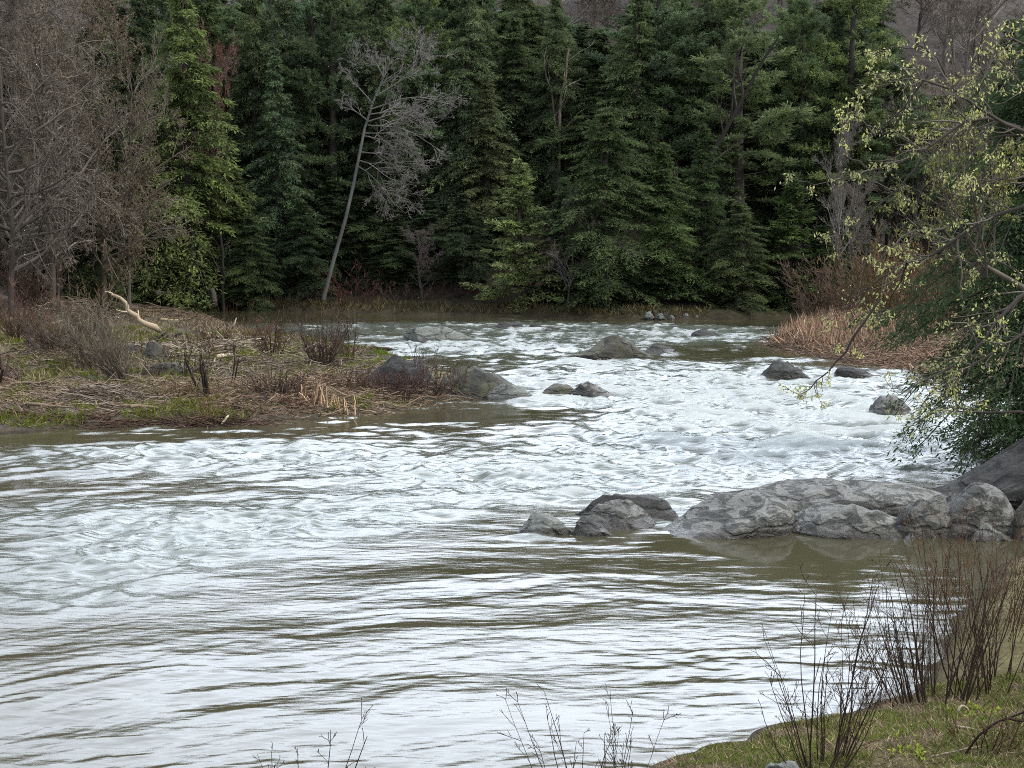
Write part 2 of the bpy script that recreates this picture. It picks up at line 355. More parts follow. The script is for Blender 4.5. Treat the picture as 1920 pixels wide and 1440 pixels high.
thr = mth(nt, 'ADD', mth(nt, 'ADD', mth(nt, 'MULTIPLY', fo, .36), mth(nt, 'MULTIPLY', mth(nt, 'SUBTRACT', fnA, .5), 1.5)), mth(nt, 'ADD', mth(nt, 'MULTIPLY', mth(nt, 'SUBTRACT', fn, .5), 1.7), mth(nt, 'ADD', mth(nt, 'MULTIPLY', mth(nt, 'SUBTRACT', fn2, .5), 1.0), mth(nt, 'MULTIPLY', cr, .8))))
fm = ramp(nt, thr, [(.24, (0, 0, 0)), (.42, (.35, .35, .35)), (.66, (1, 1, 1))])
fm = mth(nt, 'MULTIPLY', fm, ramp(nt, fo, [(.04, (0, 0, 0)), (.25, (1, 1, 1))]))
wc = mixc(nt, noise(nt, v, .35, 3), (.038, .034, .018), (.056, .050, .029))
wc = mixc(nt, ramp(nt, fo, [(.25, (0, 0, 0)), (.8, (1, 1, 1))]), wc, (.085, .095, .078))     # aerated water is pale green-grey
c = mixc(nt, fm, wc, (.31, .325, .31))
p = nd(nt, 'ShaderNodeBsdfPrincipled'); L.new(c, p.inputs['Base Color']); p.inputs['IOR'].default_value = 1.33; L.new(mth(nt, 'SUBTRACT', .5, mth(nt, 'MULTIPLY', fm, .46)), p.inputs['Specular IOR Level'])
L.new(mth(nt, 'ADD', .03, mth(nt, 'MULTIPLY', fm, .6)), p.inputs['Roughness'])
b = nd(nt, 'ShaderNodeBump'); b.inputs['Distance'].default_value = .09
bn = mth(nt, 'ADD', mth(nt, 'MULTIPLY', noise(nt, mapped(nt, v, (.8, 2.4, 1), (0, 0, .15)), 2.6, 1, .5, .4), 1.0), mth(nt, 'MULTIPLY', fn2, .6))
L.new(bn, b.inputs['Height']); L.new(mth(nt, 'MULTIPLY', mth(nt, 'ADD', .09, mth(nt, 'MULTIPLY', fo, .2, clamp=True)), mth(nt, 'SUBTRACT', 1.0, mth(nt, 'MULTIPLY', ca, .8))), b.inputs['Strength'])
L.new(b.outputs[0], p.inputs['Normal'])
o = nd(nt, 'ShaderNodeOutputMaterial'); L.new(p.outputs[0], o.inputs[0]); M['water'] = m
water = mb.build('river_water', M['water'], smooth=True); tag(water, None, None, kind='structure')
for nm, arr in (('foam', foam), ('calm', calm), ('crest', np.clip((hz - .10) * 4, -.6, .7) * sstep(.1, .5, foam))):
    a = water.data.attributes.new(nm, 'FLOAT', 'POINT'); a.data.foreach_set('value', arr.astype(np.float32).ravel())

# ------------------------------------------------------------------ plants: builders
def unit(v): return v / (np.linalg.norm(v, axis=-1, keepdims=True) + 1e-9)
def conifer(seed, H, R, style, fine=False):
    """returns trunk MB, crown MB; base at the origin"""
    r = np.random.default_rng(seed)
    T, C = MB(), MB()
    K = 9; zz = np.linspace(-.4, H * .985, K)
    lean = r.normal(0, .12, 2)
    cx = lean[0] * np.sin(zz / H * 3) ; cy = lean[1] * np.sin(zz / H * 2.3)
    tr = .017 * H * (1 - zz / H) ** .8 + .02
    T.tubes(np.stack([cx, cy, zz], -1)[None], tr[None], 8)
    pine = style == 'pine'
    nb = {'hemlock': 16, 'pine': 6.2, 'spruce': 15}[style] * H
    nb = int(nb * (1.7 if fine else 1)); ls = .5 if fine else 1.0
    h = r.uniform(.05 if not pine else .16, .99, nb) ** (1.0 if not pine else .95)
    if pine: h = np.round(h * H / .95) * .95 / H + r.normal(0, .012, nb)
    h = np.clip(h, .03, .992)
    ex = (.72, .5, .9, .6, .8)[seed // 7 % 5]
    if style == 'hemlock': prof = np.clip(1 - h, 0, 1) ** ex * (.62 + .38 * np.sin(np.clip(h * 5, 0, 1.57)))
    elif style == 'spruce': prof = np.clip(1 - h, 0, 1) ** .88
    else: prof = np.clip(1 - h, 0, 1) ** .55 * (.55 + .55 * np.sin(np.clip((h - .05) * 3.2, 0, PI)))
    az = r.uniform(0, 2 * PI, nb)
    lob = 1 + .28 * np.sin(az * 2 + h * 9 + seed) + .24 * np.sin(az * 3 - h * 17 + seed * 2) + .35 * gn(az * 1.3 + seed, h * 11, seed)
    gap = gn(az * 1.4 + seed * 3, h * 8, seed + 5) > .30
    prof = prof * np.where(gap, .35, 1)
    Lb = np.maximum(R * prof * lob * r.uniform(.42, 1.2, nb), .28)
    a, bq = {'hemlock': (.12, .62), 'pine': (.12, -.10), 'spruce': (-.18, -.14)}[style]
    a = a + (h - .35) * (.9 if style != 'hemlock' else .65) + r.normal(0, .17, nb); 
    bq = bq + r.normal(0, .13, nb)
    d = np.stack([np.cos(az), np.sin(az)], -1)
    zb = h * H; bx = np.interp(zb, zz, cx); by = np.interp(zb, zz, cy)
    def bp(i, t):
        x = bx[i] + d[i, 0] * Lb[i] * t; y = by[i] + d[i, 1] * Lb[i] * t
        return np.stack([x, y, zb[i] + Lb[i] * (a[i] * t - bq[i] * t * t)], -1)
    ii = np.arange(nb); tt = np.linspace(0, 1, 4)
    T.tubes(np.stack([bp(ii, np.full(nb, t)) for t in tt], 1), np.stack([(.012 + .011 * Lb) * (1 - .8 * t) for t in tt], 1), 3)
    dens = {'hemlock': 5.2, 'pine': 3.6, 'spruce': 5.0}[style]
    M_ = np.maximum((3 + Lb * dens * (2.3 if fine else 1)).astype(int), 3)
    bi = np.repeat(ii, M_ * 2)
    t = r.uniform(.12 if not pine else .3, 1.0, len(bi)) ** .75
    side = r.choice([-1, 1], len(bi))
    ang = side * r.uniform(.55, 1.25, len(bi)) * np.where(t > .93, .3, 1)
    ca_, sa_ = np.cos(ang), np.sin(ang)
    dd = np.stack([d[bi, 0] * ca_ - d[bi, 1] * sa_, d[bi, 0] * sa_ + d[bi, 1] * ca_], -1)
    ll = np.clip((.16 + .42 * (1 - t)) * Lb[bi], .22, 1.15) * r.uniform(.6, 1.15, len(bi))
    st = bp(bi, t)
    dz = {'hemlock': -.38, 'pine': .12, 'spruce': -.12}[style] + r.normal(0, .16, len(bi))
    dir3 = unit(np.stack([dd[:, 0], dd[:, 1], dz], -1))
    btint = r.uniform(0, 1, nb)
    if not pine:
        nl = 7 if fine else 6
        for k in range(nl):
            f = (k + r.uniform(0, 1, len(bi))) / nl
            c = st + dir3 * (ll * f)[:, None]; c[:, 2] -= f * f * ll * .18
            c += r.normal(0, .05, c.shape)
            ldir = unit(dir3 + r.normal(0, .45, c.shape) + np.array([0, 0, -.22 if style == 'hemlock' else 0]))
            nrm = unit(np.array([0, 0, 1.0]) + r.normal(0, .55, c.shape))
            C.leaves(c, ldir, nrm, ls * r.uniform(.16, .42, len(c)), ls * r.uniform(.05, .115, len(c)), np.clip(.5 * btint[bi] + .5 * r.uniform(0, 1, len(c)), 0, 1))
    else:
        for k in range(3):
            f = .35 + .65 * (k + r.uniform(0, 1, len(bi))) / 3
            c0 = st + dir3 * (ll * f)[:, None]
            for j in range(4):
                c = c0 + r.normal(0, .07, c0.shape)
                ldir = unit(dir3 * .7 + r.normal(0, .6, c.shape) + np.array([0, 0, .35]))
                nrm = unit(np.array([0, 0, .6]) + r.normal(0, .8, c.shape))
                C.leaves(c, ldir, nrm, r.uniform(.2, .42, len(c)), r.uniform(.05, .11, len(c)), np.clip(.5 * btint[bi] + .5 * r.uniform(0, 1, len(c)), 0, 1))
    return T, C

def grow(paths, radii, levels, r, T, up=.25, droop=0.0, sides0=6, minr=.014):
    """branches on branches. paths (N,K,3); levels: list of (children per branch, length ratio, spread, K). returns list of last-level paths"""
    T.tubes(paths, radii, sides0, -.25)
    cur, rad = paths, radii
    for li, (nc, ratio, spread, K) in enumerate(levels):
        N_ = len(cur); Kc = cur.shape[1]
        par = np.repeat(np.arange(N_), nc)
        t = r.uniform(.22 if li else .16, 1.0, len(par)); t = np.where(r.uniform(0, 1, len(par)) < .12, 1.0, t)
        fi = t * (Kc - 1); i0 = np.clip(fi.astype(int), 0, Kc - 2); ft = (fi - i0)[:, None]
        st = cur[par, i0] * (1 - ft) + cur[par, i0 + 1] * ft
        pd = unit(cur[par, i0 + 1] - cur[par, i0])
        plen = np.linalg.norm(np.diff(cur, axis=1), axis=2).sum(1)[par]
        rr = (rad[par, i0] * (1 - ft[:, 0]) + rad[par, i0 + 1] * ft[:, 0])
        rv = unit(r.normal(0, 1, st.shape)); rv = unit(rv - pd * (rv * pd).sum(1, keepdims=True))
        sp = r.uniform(.55, 1.2, len(par))[:, None] * spread
        dr = unit(pd * np.cos(sp) + rv * np.sin(sp) + np.array([0, 0, up - droop * li]))
        ln = plen * ratio * r.uniform(.5, 1.15, len(par)) * (1.1 - .55 * t)
        pts = [st]; d_ = dr; seg = (ln / (K - 1))[:, None]
        for k in range(K - 1):
            pts.append(pts[-1] + d_ * seg)
            d_ = unit(d_ + r.normal(0, .17, d_.shape) + np.array([0, 0, up * .3 - droop * .25]))
        cur = np.stack(pts, 1)
        r0 = np.minimum(rr * .62, ln * .022 + .004)
        rad = r0[:, None] * np.linspace(1, .35, K)[None]; rad = np.maximum(rad, minr)
        T.tubes(cur, rad, 4 if li == 0 else 3, r.uniform(.2, .8, len(cur)))
    return cur
def bare(seed, H, levels=None, up=.22, lean=(0, 0), trunk_r=None, minr=0, droop=0.0, fork=0, budmat=False):
    r = np.random.default_rng(seed); T = MB()
    K = 9; z = np.linspace(-.3, H * .8, K); w = r.normal(0, .02 * H, (K, 2)).cumsum(0) * .35
    xy = w + np.outer(np.clip(z / H, 0, 1) ** 1.2, np.array(lean)) * H
    pts = np.concatenate([xy, z[:, None]], 1)[None]
    R0 = trunk_r or .012 * H
    rad = (R0 * (1 - .8 * np.linspace(0, 1, K)))[None]
    tips = grow(pts, rad, levels or [(24, .48, .9, 6), (9, .5, .8, 5), (7, .5, .75, 4), (5, .55, .7, 3)], r, T, up, droop)
    return T, tips, r

# ------------------------------------------------------------------ forest
PROTO = {}
def proto(key):
    """builds a kind of tree once; later uses are copies"""
    if key in PROTO: return copy_tree(PROTO[key]), False
    kind, sd = key
    nm = {'hemlock': 'hemlock_tree', 'pine': 'pine_tree', 'spruce': 'spruce_tree', 'bare': 'bare_tree'}[kind]
    root = empty(nm, (0, 0, 0))
    if kind == 'bare':
        T, tips, r = bare(100 + sd, 20, up=(.22, .04, .14, -.02, .03)[sd], lean=((0, .05, -.06, .03, -.02)[sd], 0), levels=None if sd < 3 else [(46, .42, 1.35, 6), (9, .5, .95, 5), (7, .5, .85, 4), (4, .55, .8, 3)])
        T.build('branches', M['twig'], root)
        B = MB(); e = tips[:, -1]; pick = r.integers(0, len(e), 5200)
        B.leaves(e[pick] + r.normal(0, .12, (len(pick), 3)), r.normal(0, 1, (len(pick), 3)), r.normal(0, 1, (len(pick), 3)), .13, .07, r.uniform(0, 1, len(pick)))
        B.build('buds', M['deadleaf'], root)
    else:
        H, R = {'hemlock': (24, 4.6), 'pine': (25, 4.4), 'spruce': (13, 2.9)}[kind]
        T, C = conifer(sd * 7 + 3, H, R, kind)
        T.build('trunk', M['bark'], root); C.build('crown', M[kind], root)
    PROTO[key] = root
    return root, True
BASE_H = {'hemlock': 24, 'pine': 25, 'spruce': 13, 'bare': 20}
BASE_R = {'hemlock': 4.6, 'pine': 4.4, 'spruce': 2.9, 'bare': 6.0}
def plant(kind, sd, px, D, apex, wpx, label, cat, group=None, col=(1, 1, 1), rz=None, sink=0.15, budcol=None):
    x = (px - 960) / F * D * math.cos(TH) * 1.0
    x = PD(px, 441, D)[0]
    zg = gz(x, D) - sink
    zt = PD(px, apex, D)[2]
    H = max(zt - zg, 2.5)
    R = wpx / 2 / F * D * (1.0 if kind == 'bare' else 1.16)
    root, new = proto((kind, sd))
    root.location = (x, D, zg); root.rotation_euler = (0, 0, rng.uniform(0, 6.28) if rz is None else rz)
    sxy = R / BASE_R[kind]; root.scale = (sxy, sxy, H / BASE_H[kind])
    tag(root, label, cat, group)
    for ch in root.children:
        n = ch.name.split('.')[0]
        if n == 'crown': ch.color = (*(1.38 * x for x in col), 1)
        if n == 'branches': ch.color = (*col, 1)
        if n == 'buds' : ch.color = (*(budcol or (1, 1, 1)), 1)
    return root
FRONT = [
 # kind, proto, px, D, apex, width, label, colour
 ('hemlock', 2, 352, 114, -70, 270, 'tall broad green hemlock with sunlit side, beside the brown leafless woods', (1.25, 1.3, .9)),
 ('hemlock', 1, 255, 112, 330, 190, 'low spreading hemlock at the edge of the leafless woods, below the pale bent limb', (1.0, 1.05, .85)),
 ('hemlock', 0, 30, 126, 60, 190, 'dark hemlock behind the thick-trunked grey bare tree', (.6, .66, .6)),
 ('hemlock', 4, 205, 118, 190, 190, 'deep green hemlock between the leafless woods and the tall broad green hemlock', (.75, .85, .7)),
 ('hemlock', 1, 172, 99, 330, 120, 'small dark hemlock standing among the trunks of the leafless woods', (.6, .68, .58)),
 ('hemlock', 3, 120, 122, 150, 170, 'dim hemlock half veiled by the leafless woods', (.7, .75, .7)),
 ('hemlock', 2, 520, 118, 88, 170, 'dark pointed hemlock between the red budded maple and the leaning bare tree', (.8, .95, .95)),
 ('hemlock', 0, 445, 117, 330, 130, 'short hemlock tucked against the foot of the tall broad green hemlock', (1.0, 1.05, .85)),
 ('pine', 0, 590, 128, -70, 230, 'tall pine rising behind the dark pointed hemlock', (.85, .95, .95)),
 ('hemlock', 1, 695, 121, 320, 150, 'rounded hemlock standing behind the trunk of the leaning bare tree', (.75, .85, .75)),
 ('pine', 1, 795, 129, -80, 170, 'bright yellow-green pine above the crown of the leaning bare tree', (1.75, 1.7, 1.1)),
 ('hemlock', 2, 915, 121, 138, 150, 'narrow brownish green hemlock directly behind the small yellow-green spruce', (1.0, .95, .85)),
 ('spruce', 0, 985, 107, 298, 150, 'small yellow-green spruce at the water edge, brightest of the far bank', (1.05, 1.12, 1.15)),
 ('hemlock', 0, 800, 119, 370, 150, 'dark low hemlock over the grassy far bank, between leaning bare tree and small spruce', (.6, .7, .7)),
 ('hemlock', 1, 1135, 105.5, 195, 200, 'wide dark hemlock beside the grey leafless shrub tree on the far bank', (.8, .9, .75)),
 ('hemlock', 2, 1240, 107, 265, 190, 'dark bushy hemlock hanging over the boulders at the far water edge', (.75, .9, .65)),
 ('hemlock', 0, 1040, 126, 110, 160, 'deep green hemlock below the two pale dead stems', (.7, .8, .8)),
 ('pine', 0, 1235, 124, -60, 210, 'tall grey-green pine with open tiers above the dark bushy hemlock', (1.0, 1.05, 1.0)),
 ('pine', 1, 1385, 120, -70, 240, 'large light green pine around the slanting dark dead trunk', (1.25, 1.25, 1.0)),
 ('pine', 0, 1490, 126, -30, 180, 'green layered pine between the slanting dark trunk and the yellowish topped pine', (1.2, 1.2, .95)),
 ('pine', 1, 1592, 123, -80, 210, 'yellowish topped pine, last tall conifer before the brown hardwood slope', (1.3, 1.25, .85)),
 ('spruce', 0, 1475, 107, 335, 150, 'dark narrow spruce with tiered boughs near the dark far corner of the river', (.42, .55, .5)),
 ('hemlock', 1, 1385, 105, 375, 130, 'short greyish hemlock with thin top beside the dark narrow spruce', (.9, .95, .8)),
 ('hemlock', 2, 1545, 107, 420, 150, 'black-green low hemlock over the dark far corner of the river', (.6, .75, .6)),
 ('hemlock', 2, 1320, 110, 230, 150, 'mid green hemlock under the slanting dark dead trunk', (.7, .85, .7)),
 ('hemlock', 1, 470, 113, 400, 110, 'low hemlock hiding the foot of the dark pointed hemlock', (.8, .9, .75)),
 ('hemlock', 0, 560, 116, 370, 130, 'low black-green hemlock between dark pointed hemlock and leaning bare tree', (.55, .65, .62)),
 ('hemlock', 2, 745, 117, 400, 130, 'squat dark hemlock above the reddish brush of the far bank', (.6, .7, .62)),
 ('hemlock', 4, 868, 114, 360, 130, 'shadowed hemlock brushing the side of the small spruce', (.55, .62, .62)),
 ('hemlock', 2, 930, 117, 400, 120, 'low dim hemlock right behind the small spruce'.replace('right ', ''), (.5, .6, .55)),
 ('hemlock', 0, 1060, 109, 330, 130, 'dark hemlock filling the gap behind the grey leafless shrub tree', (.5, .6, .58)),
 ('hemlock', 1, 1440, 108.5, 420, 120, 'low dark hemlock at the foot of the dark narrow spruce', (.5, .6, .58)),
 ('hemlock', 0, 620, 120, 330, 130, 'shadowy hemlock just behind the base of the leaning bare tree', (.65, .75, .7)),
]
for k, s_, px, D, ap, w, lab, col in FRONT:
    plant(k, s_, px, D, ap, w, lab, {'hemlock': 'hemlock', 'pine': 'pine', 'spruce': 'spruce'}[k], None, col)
# the deep forest behind the front row
r2 = np.random.default_rng(5)
TOPS = [(150, 60), (230, -60), (900, -80), (1040, -60), (1085, 40), (1150, 75), (1190, -20), (1340, -60), (1400, 80), (1440, 20), (1620, -60), (1680, 150), (1760, 120), (1850, 60), (1960, 0), (2200, -50)]
n_ = 0
for D, step in ((124, 74), (131, 66), (139, 66), (148, 70)):
    px = 160 + r2.uniform(0, 50)
    while px < 2050:
        ap = np.interp(px, *zip(*TOPS)) + r2.uniform(-20, 90) - (D - 124) * .6
        if px > 1650 and r2.uniform() < .45: px += step; continue
        k = 'pine' if r2.uniform() < .35 else 'hemlock'
        g = ('dark hemlocks filling the slope behind the front trees' if k == 'hemlock' else 'pines showing between the dark hemlocks on the slope')
        lab = ('dark hemlock deep in the forest, mostly hidden behind the front row of trees' if k == 'hemlock' else 'pine deep in the forest, showing only between the trees before it')
        f = r2.uniform(.6, 1.05)
        plant(k, int(r2.integers(0, 5 if k == 'hemlock' else 3)), px, D + r2.uniform(-2.5, 2.5), ap, r2.uniform(130, 190), lab, k, g, (f, f * 1.08, f * r2.uniform(.85, 1.1)))
        px += step * r2.uniform(.75, 1.25)
# leafless hardwoods: left bank, hill slope
LEFT = [(8, 84, -160, 300, 'thick-trunked grey bare tree at the edge of the bar, beside the root wad'), (95, 90, -120, 330, 'wide bare tree with pale bent limbs behind the tangled driftwood'),
        (190, 97, -90, 300, 'brownish bare tree next to the tall broad green hemlock'), (-90, 88, -100, 320, 'bare tree cut by the edge of the view beside the thick-trunked one')]
for i, (px, D, ap, w, lab) in enumerate(LEFT):
    plant('bare', 3 + i % 2, px, D, ap, w, lab, 'bare tree', None, [(.62, .58, .51), (.82, .76, .66), (.68, .6, .47), (.82, .78, .7)][i], budcol=[(.8, .82, .8), (.9, .88, .8), (1.1, 1.0, .75), (.8, .82, .8)][i])
for i in range(26):
    px = r2.uniform(-160, 250); D = r2.uniform(98, 150)
    f = r2.uniform(.4, .75)
    plant('bare', int(r2.integers(2, 5)), px, D, r2.uniform(-150, 90), r2.uniform(190, 290), 'slim leafless hardwood in the brown woods behind the driftwood bar', 'bare tree', 'leafless hardwoods behind the driftwood bar', (f * 1.15, f * 1.08, f * .94), budcol=(1.0, .95, .75))
for i in range(34):
    px = r2.uniform(1030, 2150) if i > 8 else r2.uniform(1080, 1440); D = r2.uniform(152, 178)
    f = r2.uniform(.8, 1.15)
    plant('bare', int(r2.integers(0, 3)), px, D, r2.uniform(-190, -40), r2.uniform(140, 210), 'greyish leafless hardwood high on the slope above the conifers', 'bare tree', 'leafless hardwoods high on the slope', (f, f * .95, f * .90), budcol=(1.05, .9, .8))
for i in range(10):
    px = r2.uniform(1630, 1990); D = r2.uniform(112, 140)
    f = r2.uniform(.7, 1.1)
    plant('bare', int(r2.integers(0, 3)), px, D, r2.uniform(60, 260), r2.uniform(140, 220), 'brownish leafless hardwood on the slope behind the reed point', 'bare tree', 'leafless hardwoods behind the reed point', (f, f * .95, f * .88), budcol=(1, .85, .6))
plant('bare', 1, 412, 121, 45, 130, 'red budded maple squeezed between two dark conifers', 'bare tree', None, (.95, .68, .66), budcol=(1.5, .75, .7))
plant('bare', 2, 1066, 105, 350, 120, 'grey leafless shrub tree at the far water edge, right of the small spruce'.replace('right of', 'beside'), 'bare tree', None, (.75, .7, .72))
plant('bare', 0, 1575, 108, 225, 150, 'pale grey bare tree over the dark far corner of the river', 'bare tree', None, (.9, .9, .9))
plant('bare', 1, 1612, 98, 320, 130, 'thin brown bare tree rising from the reed point', 'bare tree', None, (.7, .66, .62))
plant('bare', 1, 790, 112, 420, 110, 'small dark bare tree on the grassy far bank', 'bare tree', None, (.55, .5, .55))

# the leaning bare tree: trunk along the photographed line, crown spread beyond it
def special_leaner():
    D = 110.5; bx = PD(610, 441, D)[0]; base = np.array([bx, D, gz(bx, D) - .3])
    root = empty('leaning_tree', base); tag(root, 'leaning pale bare tree with arched white limbs, above the grassy far bank', 'bare tree')
    pts = np.array([PD(px, py, D + dy) - base for px, py, dy in [(606, 562, 0), (625, 490, 0), (648, 410, .2), (662, 350, .3), (672, 300, .4), (684, 240, .5), (700, 190, .6), (722, 140, .8)]])
    rad = np.array([.165, .15, .135, .12, .11, .095, .08, .045])
    T = MB(); T.tubes(pts[None], rad[None], 8, .6); T.build('trunk', M['aspen'], root)
    r = np.random.default_rng(4); T = MB()
    limbs = [[(690, 228), (730, 215), (775, 205)], [(688, 225), (662, 205), (640, 190)], [(670, 300), (705, 310), (720, 350), (740, 385)], [(676, 285), (720, 290), (755, 330)], [(684, 250), (740, 250), (790, 300)],
             [(700, 190), (725, 130), (735, 85)], [(705, 180), (770, 140), (815, 105)], [(716, 160), (790, 110), (800, 80)], [(720, 145), (700, 110), (690, 90)], [(690, 235), (760, 240), (830, 285)], [(695, 205), (770, 180), (835, 190)],
             [(668, 310), (700, 330), (735, 380), (760, 400)], [(700, 195), (660, 150), (665, 115)], [(684, 255), (730, 265), (770, 280)], [(690, 215), (760, 205), (820, 230)]]
    for lm in limbs:
        q = np.array([PD(a, b_, D + r.uniform(-2, 2) * i * .7 + .5) - base for i, (a, b_) in enumerate(lm)])
        t = np.linspace(0, 1, 6); s = np.linspace(0, 1, len(q))
        q = np.stack([np.interp(t, s, q[:, k]) for k in range(3)], 1)
        grow(q[None], np.linspace(.06, .025, 6)[None], [(12, .52, .85, 5), (8, .52, .8, 4), (6, .55, .75, 3)], r, T, .10, .03, 5, .009)
    o = T.build('branches', M['twig'], root); o.color = (1.0, 1.0, 1.0, 1)
M['aspen'] = bark_mat('pale_aspen_bark', (.022, .02, .019), (.13, .125, .118), 1.1)
special_leaner()
def stem(name, pxs, D, r0, r1, mat, label, cat, col=(1, 1, 1), twigs=0, seed=1, group=None):
    base = PD(*pxs[0], D); root_pts = np.array([PD(a, b_, D) - base for a, b_ in pxs])
    t = np.linspace(0, 1, 12); s = np.linspace(0, 1, len(root_pts))
    q = np.stack([np.interp(t, s, root_pts[:, k]) for k in range(3)], 1)
    r = np.random.default_rng(seed); q[1:] += r.normal(0, r0 * .25, q[1:].shape)
    T = MB()
    rad = np.linspace(r0, r1, 12)
    if twigs: grow(q[None], rad[None], [(twigs, .3, .9, 5), (4, .5, .8, 4)], r, T, .1, 0, 7)
    else: T.tubes(q[None], rad[None], 7)
    o = T.build(name, mat); o.location = base; o.color = (*col, 1); tag(o, label, cat, group)
    return o
D0 = 116
zz = lambda px, D: 441 + (CZ - gz(PD(px, 441, D)[0], D)) * F / D + 10
stem('dead_tree', [(1285, zz(1285, D0)), (1298, 420), (1310, 340), (1345, 270), (1385, 200), (1425, 130), (1455, 70)], D0, .3, .08, M['bark'], 'slanting dark dead trunk crossing the large light green pine', 'dead tree', twigs=10)
stem('dead_tree', [(1046, zz(1046, 122)), (1050, 300), (1050, 190), (1062, 140), (1066, 92)], 122, .17, .07, M['pale'], 'taller straighter of two pale dead stems among dark hemlocks', 'dead tree', (.75, .75, .75), 4, 2)
stem('dead_tree', [(1040, zz(1040, 122.6)), (1040, 300), (1037, 172), (1025, 150), (1021, 120)], 122.6, .13, .05, M['pale'], 'shorter crooked of two pale dead stems among dark hemlocks', 'dead tree', (.65, .65, .65), 4, 3)
stem('dead_tree', [(418, zz(418, 111)), (419, 520), (417, 480), (414, 440)], 111, .14, .10, M['bark'], 'bare slim trunk under the tall broad green hemlock', 'dead tree', (1, 1, 1), 5, 3)
#PART2
# ------------------------------------------------------------------ rocks
from mathutils import noise as mn
import bmesh
def on(px, py):
    z = 0.0
    for _ in range(14):
        q = P(px, py, z); z = .5 * z + .5 * max(gz(q[0], q[1]), 0)
    return P(px, py, z)
def rock(pl, pr, pbase, ptop, prof, mat, label, seed, depth=.8, rough=.2, sub=6, name='boulder', base=None, sink=.12, rz=0.0, group=None, ledge=.35, cat='rock', facet=.8):
    """a rounded boulder; prof = relative height along its length, front foot on the water line"""
    if base is None and pbase < 800: pl, pr, ptop = pl - .05 * (pr - pl), pr + .05 * (pr - pl), ptop - 4
    pc = (pl + pr) / 2
    q = P(pc, pbase) if base is None else np.array(base, float)
    w = (pr - pl) / F * q[1]; dp = w * depth
    c = np.array([q[0] * (1 + dp * .5 / q[1]), q[1] + dp * .42, q[2]])
    h = (PD(pc, ptop, c[1])[2] - q[2])
    bm = bmesh.new(); bmesh.ops.create_icosphere(bm, subdivisions=sub, radius=1)
    xs = np.linspace(-1, 1, len(prof)); off = Vector((seed * 7.3, seed * 3.1, seed * 1.7))
    hw = w / 2; step = max(.16, min(.42, h * .42)); tilt = 1 if seed % 3 else -1
    
    rr = np.random.default_rng(seed + 900); planes = []
    for _ in range(15):
        d = Vector(rr.normal(0, 1, 3) + np.array([0, -.2, .35])).normalized(); planes.append((d, rr.uniform(.62, .93)))
    for v in bm.verts:
        p = v.co.copy()
        def sq(a, e): return math.copysign(abs(a) ** e, a)
        p = Vector((sq(p.x, .85), sq(p.y, .85), sq(p.z, .8)))
        for d, of in planes:
            k = p.dot(d) - of
            if k > 0: p = p - d * (k * facet)
        wp = Vector((p.x * hw, p.y * dp / 2, p.z * h))
        s = 1.0 / max(hw, .2)
        n = mn.fractal(wp * s * 1.1 + off, .9, 2.1, 5) * rough
        st = mn.noise(Vector((wp.x * s * .7 + wp.z * .35 * s, wp.y * s * .6, (wp.z + wp.x * .18 + wp.y * .25) * s * 4.5)) + off) * rough * ledge
        wq = wp + Vector((n, n, n)) * .5 * hw
        ly = (wq.x * .34 * tilt + wq.y * .22 + wq.z * .9) / step + off.x; fr = ly - math.floor(ly)
        sw = (fr - .5 if fr < .86 else (1 - fr) / .14 * .86 - .5) * (.35 + .65 * max(0, mn.noise(wp * s * 1.3 + off * 3.1) + .45))
        n2 = mn.cell(wp * s * 2.2 + off) * rough * .12
        cr = abs(mn.noise(Vector((wp.x * s * .75 + wp.z * s * .5, wp.y * s * .8, wp.z * s * .9 - wp.x * s * .45)) + off * 1.7))
        k = 1 + n + st + n2 + sw * min(.16, .055 * step / .3 / max(hw, .25) * 2.2) * 2.6 - rough * 1.5 * max(0, 1 - cr / .05) * min(1, max(0, mn.noise(wp * s * .9 + off * 2.3) * 4 + .4))
        z = p.z * h * k
        if z > 0: z *= float(np.interp(p.x, xs, prof))
        else: z *= .6
        v.co = Vector((p.x * hw * (1 + .6 * (n + st)), p.y * dp / 2 * (1 + .8 * n), z - sink * .5))
    xs_ = [v.co.x for v in bm.verts]; zs_ = [v.co.z for v in bm.verts]; ys_ = [v.co.y for v in bm.verts]
    kx = w / (max(xs_) - min(xs_)); cx = (max(xs_) + min(xs_)) / 2; kz = h / max(zs_); ky = dp / (max(ys_) - min(ys_))
    for v in bm.verts: v.co = Vector(((v.co.x - cx) * kx, v.co.y * ky, v.co.z * (kz if v.co.z > 0 else 1)))
    me = bpy.data.meshes.new(name); bm.to_mesh(me); bm.free()
    me.polygons.foreach_set('use_smooth', np.ones(len(me.polygons), bool)); me.materials.append(M[mat])
    o = bpy.data.objects.new(name, me); COL.objects.link(o); o.location = c; o.rotation_euler = (0, 0, rz)
    tag(o, label, cat, group); return o
dome = [.35, .75, .95, 1, .95, .75, .35]
rock(958, 1086, 1004, 960, [.3, .7, 1, 1, .9, .8, .6], 'rockpale', 'small pale rounded rock at the tip of the near rock group, water on three sides', 1, .8, .13)
rock(1066, 1158, 1006, 974, [.9, 1, .9, .8, .6, .45, .25], 'rockdark', 'small dark wet rock wedged beside the small pale rounded rock', 2, .8, .16)
rock(1062, 1300, 974, 922, [.55, .95, 1, 1, 1, .9, .5], 'rockdark', 'long black-stained rock behind the pale lobe, out in the current', 3, .55, .15, 6)
rock(1076, 1240, 992, 938, [.35, .7, .9, 1, 1, .8, .4], 'rock', 'light grey smooth rock leaning on the long black-stained rock', 4, .7, .14, 6)
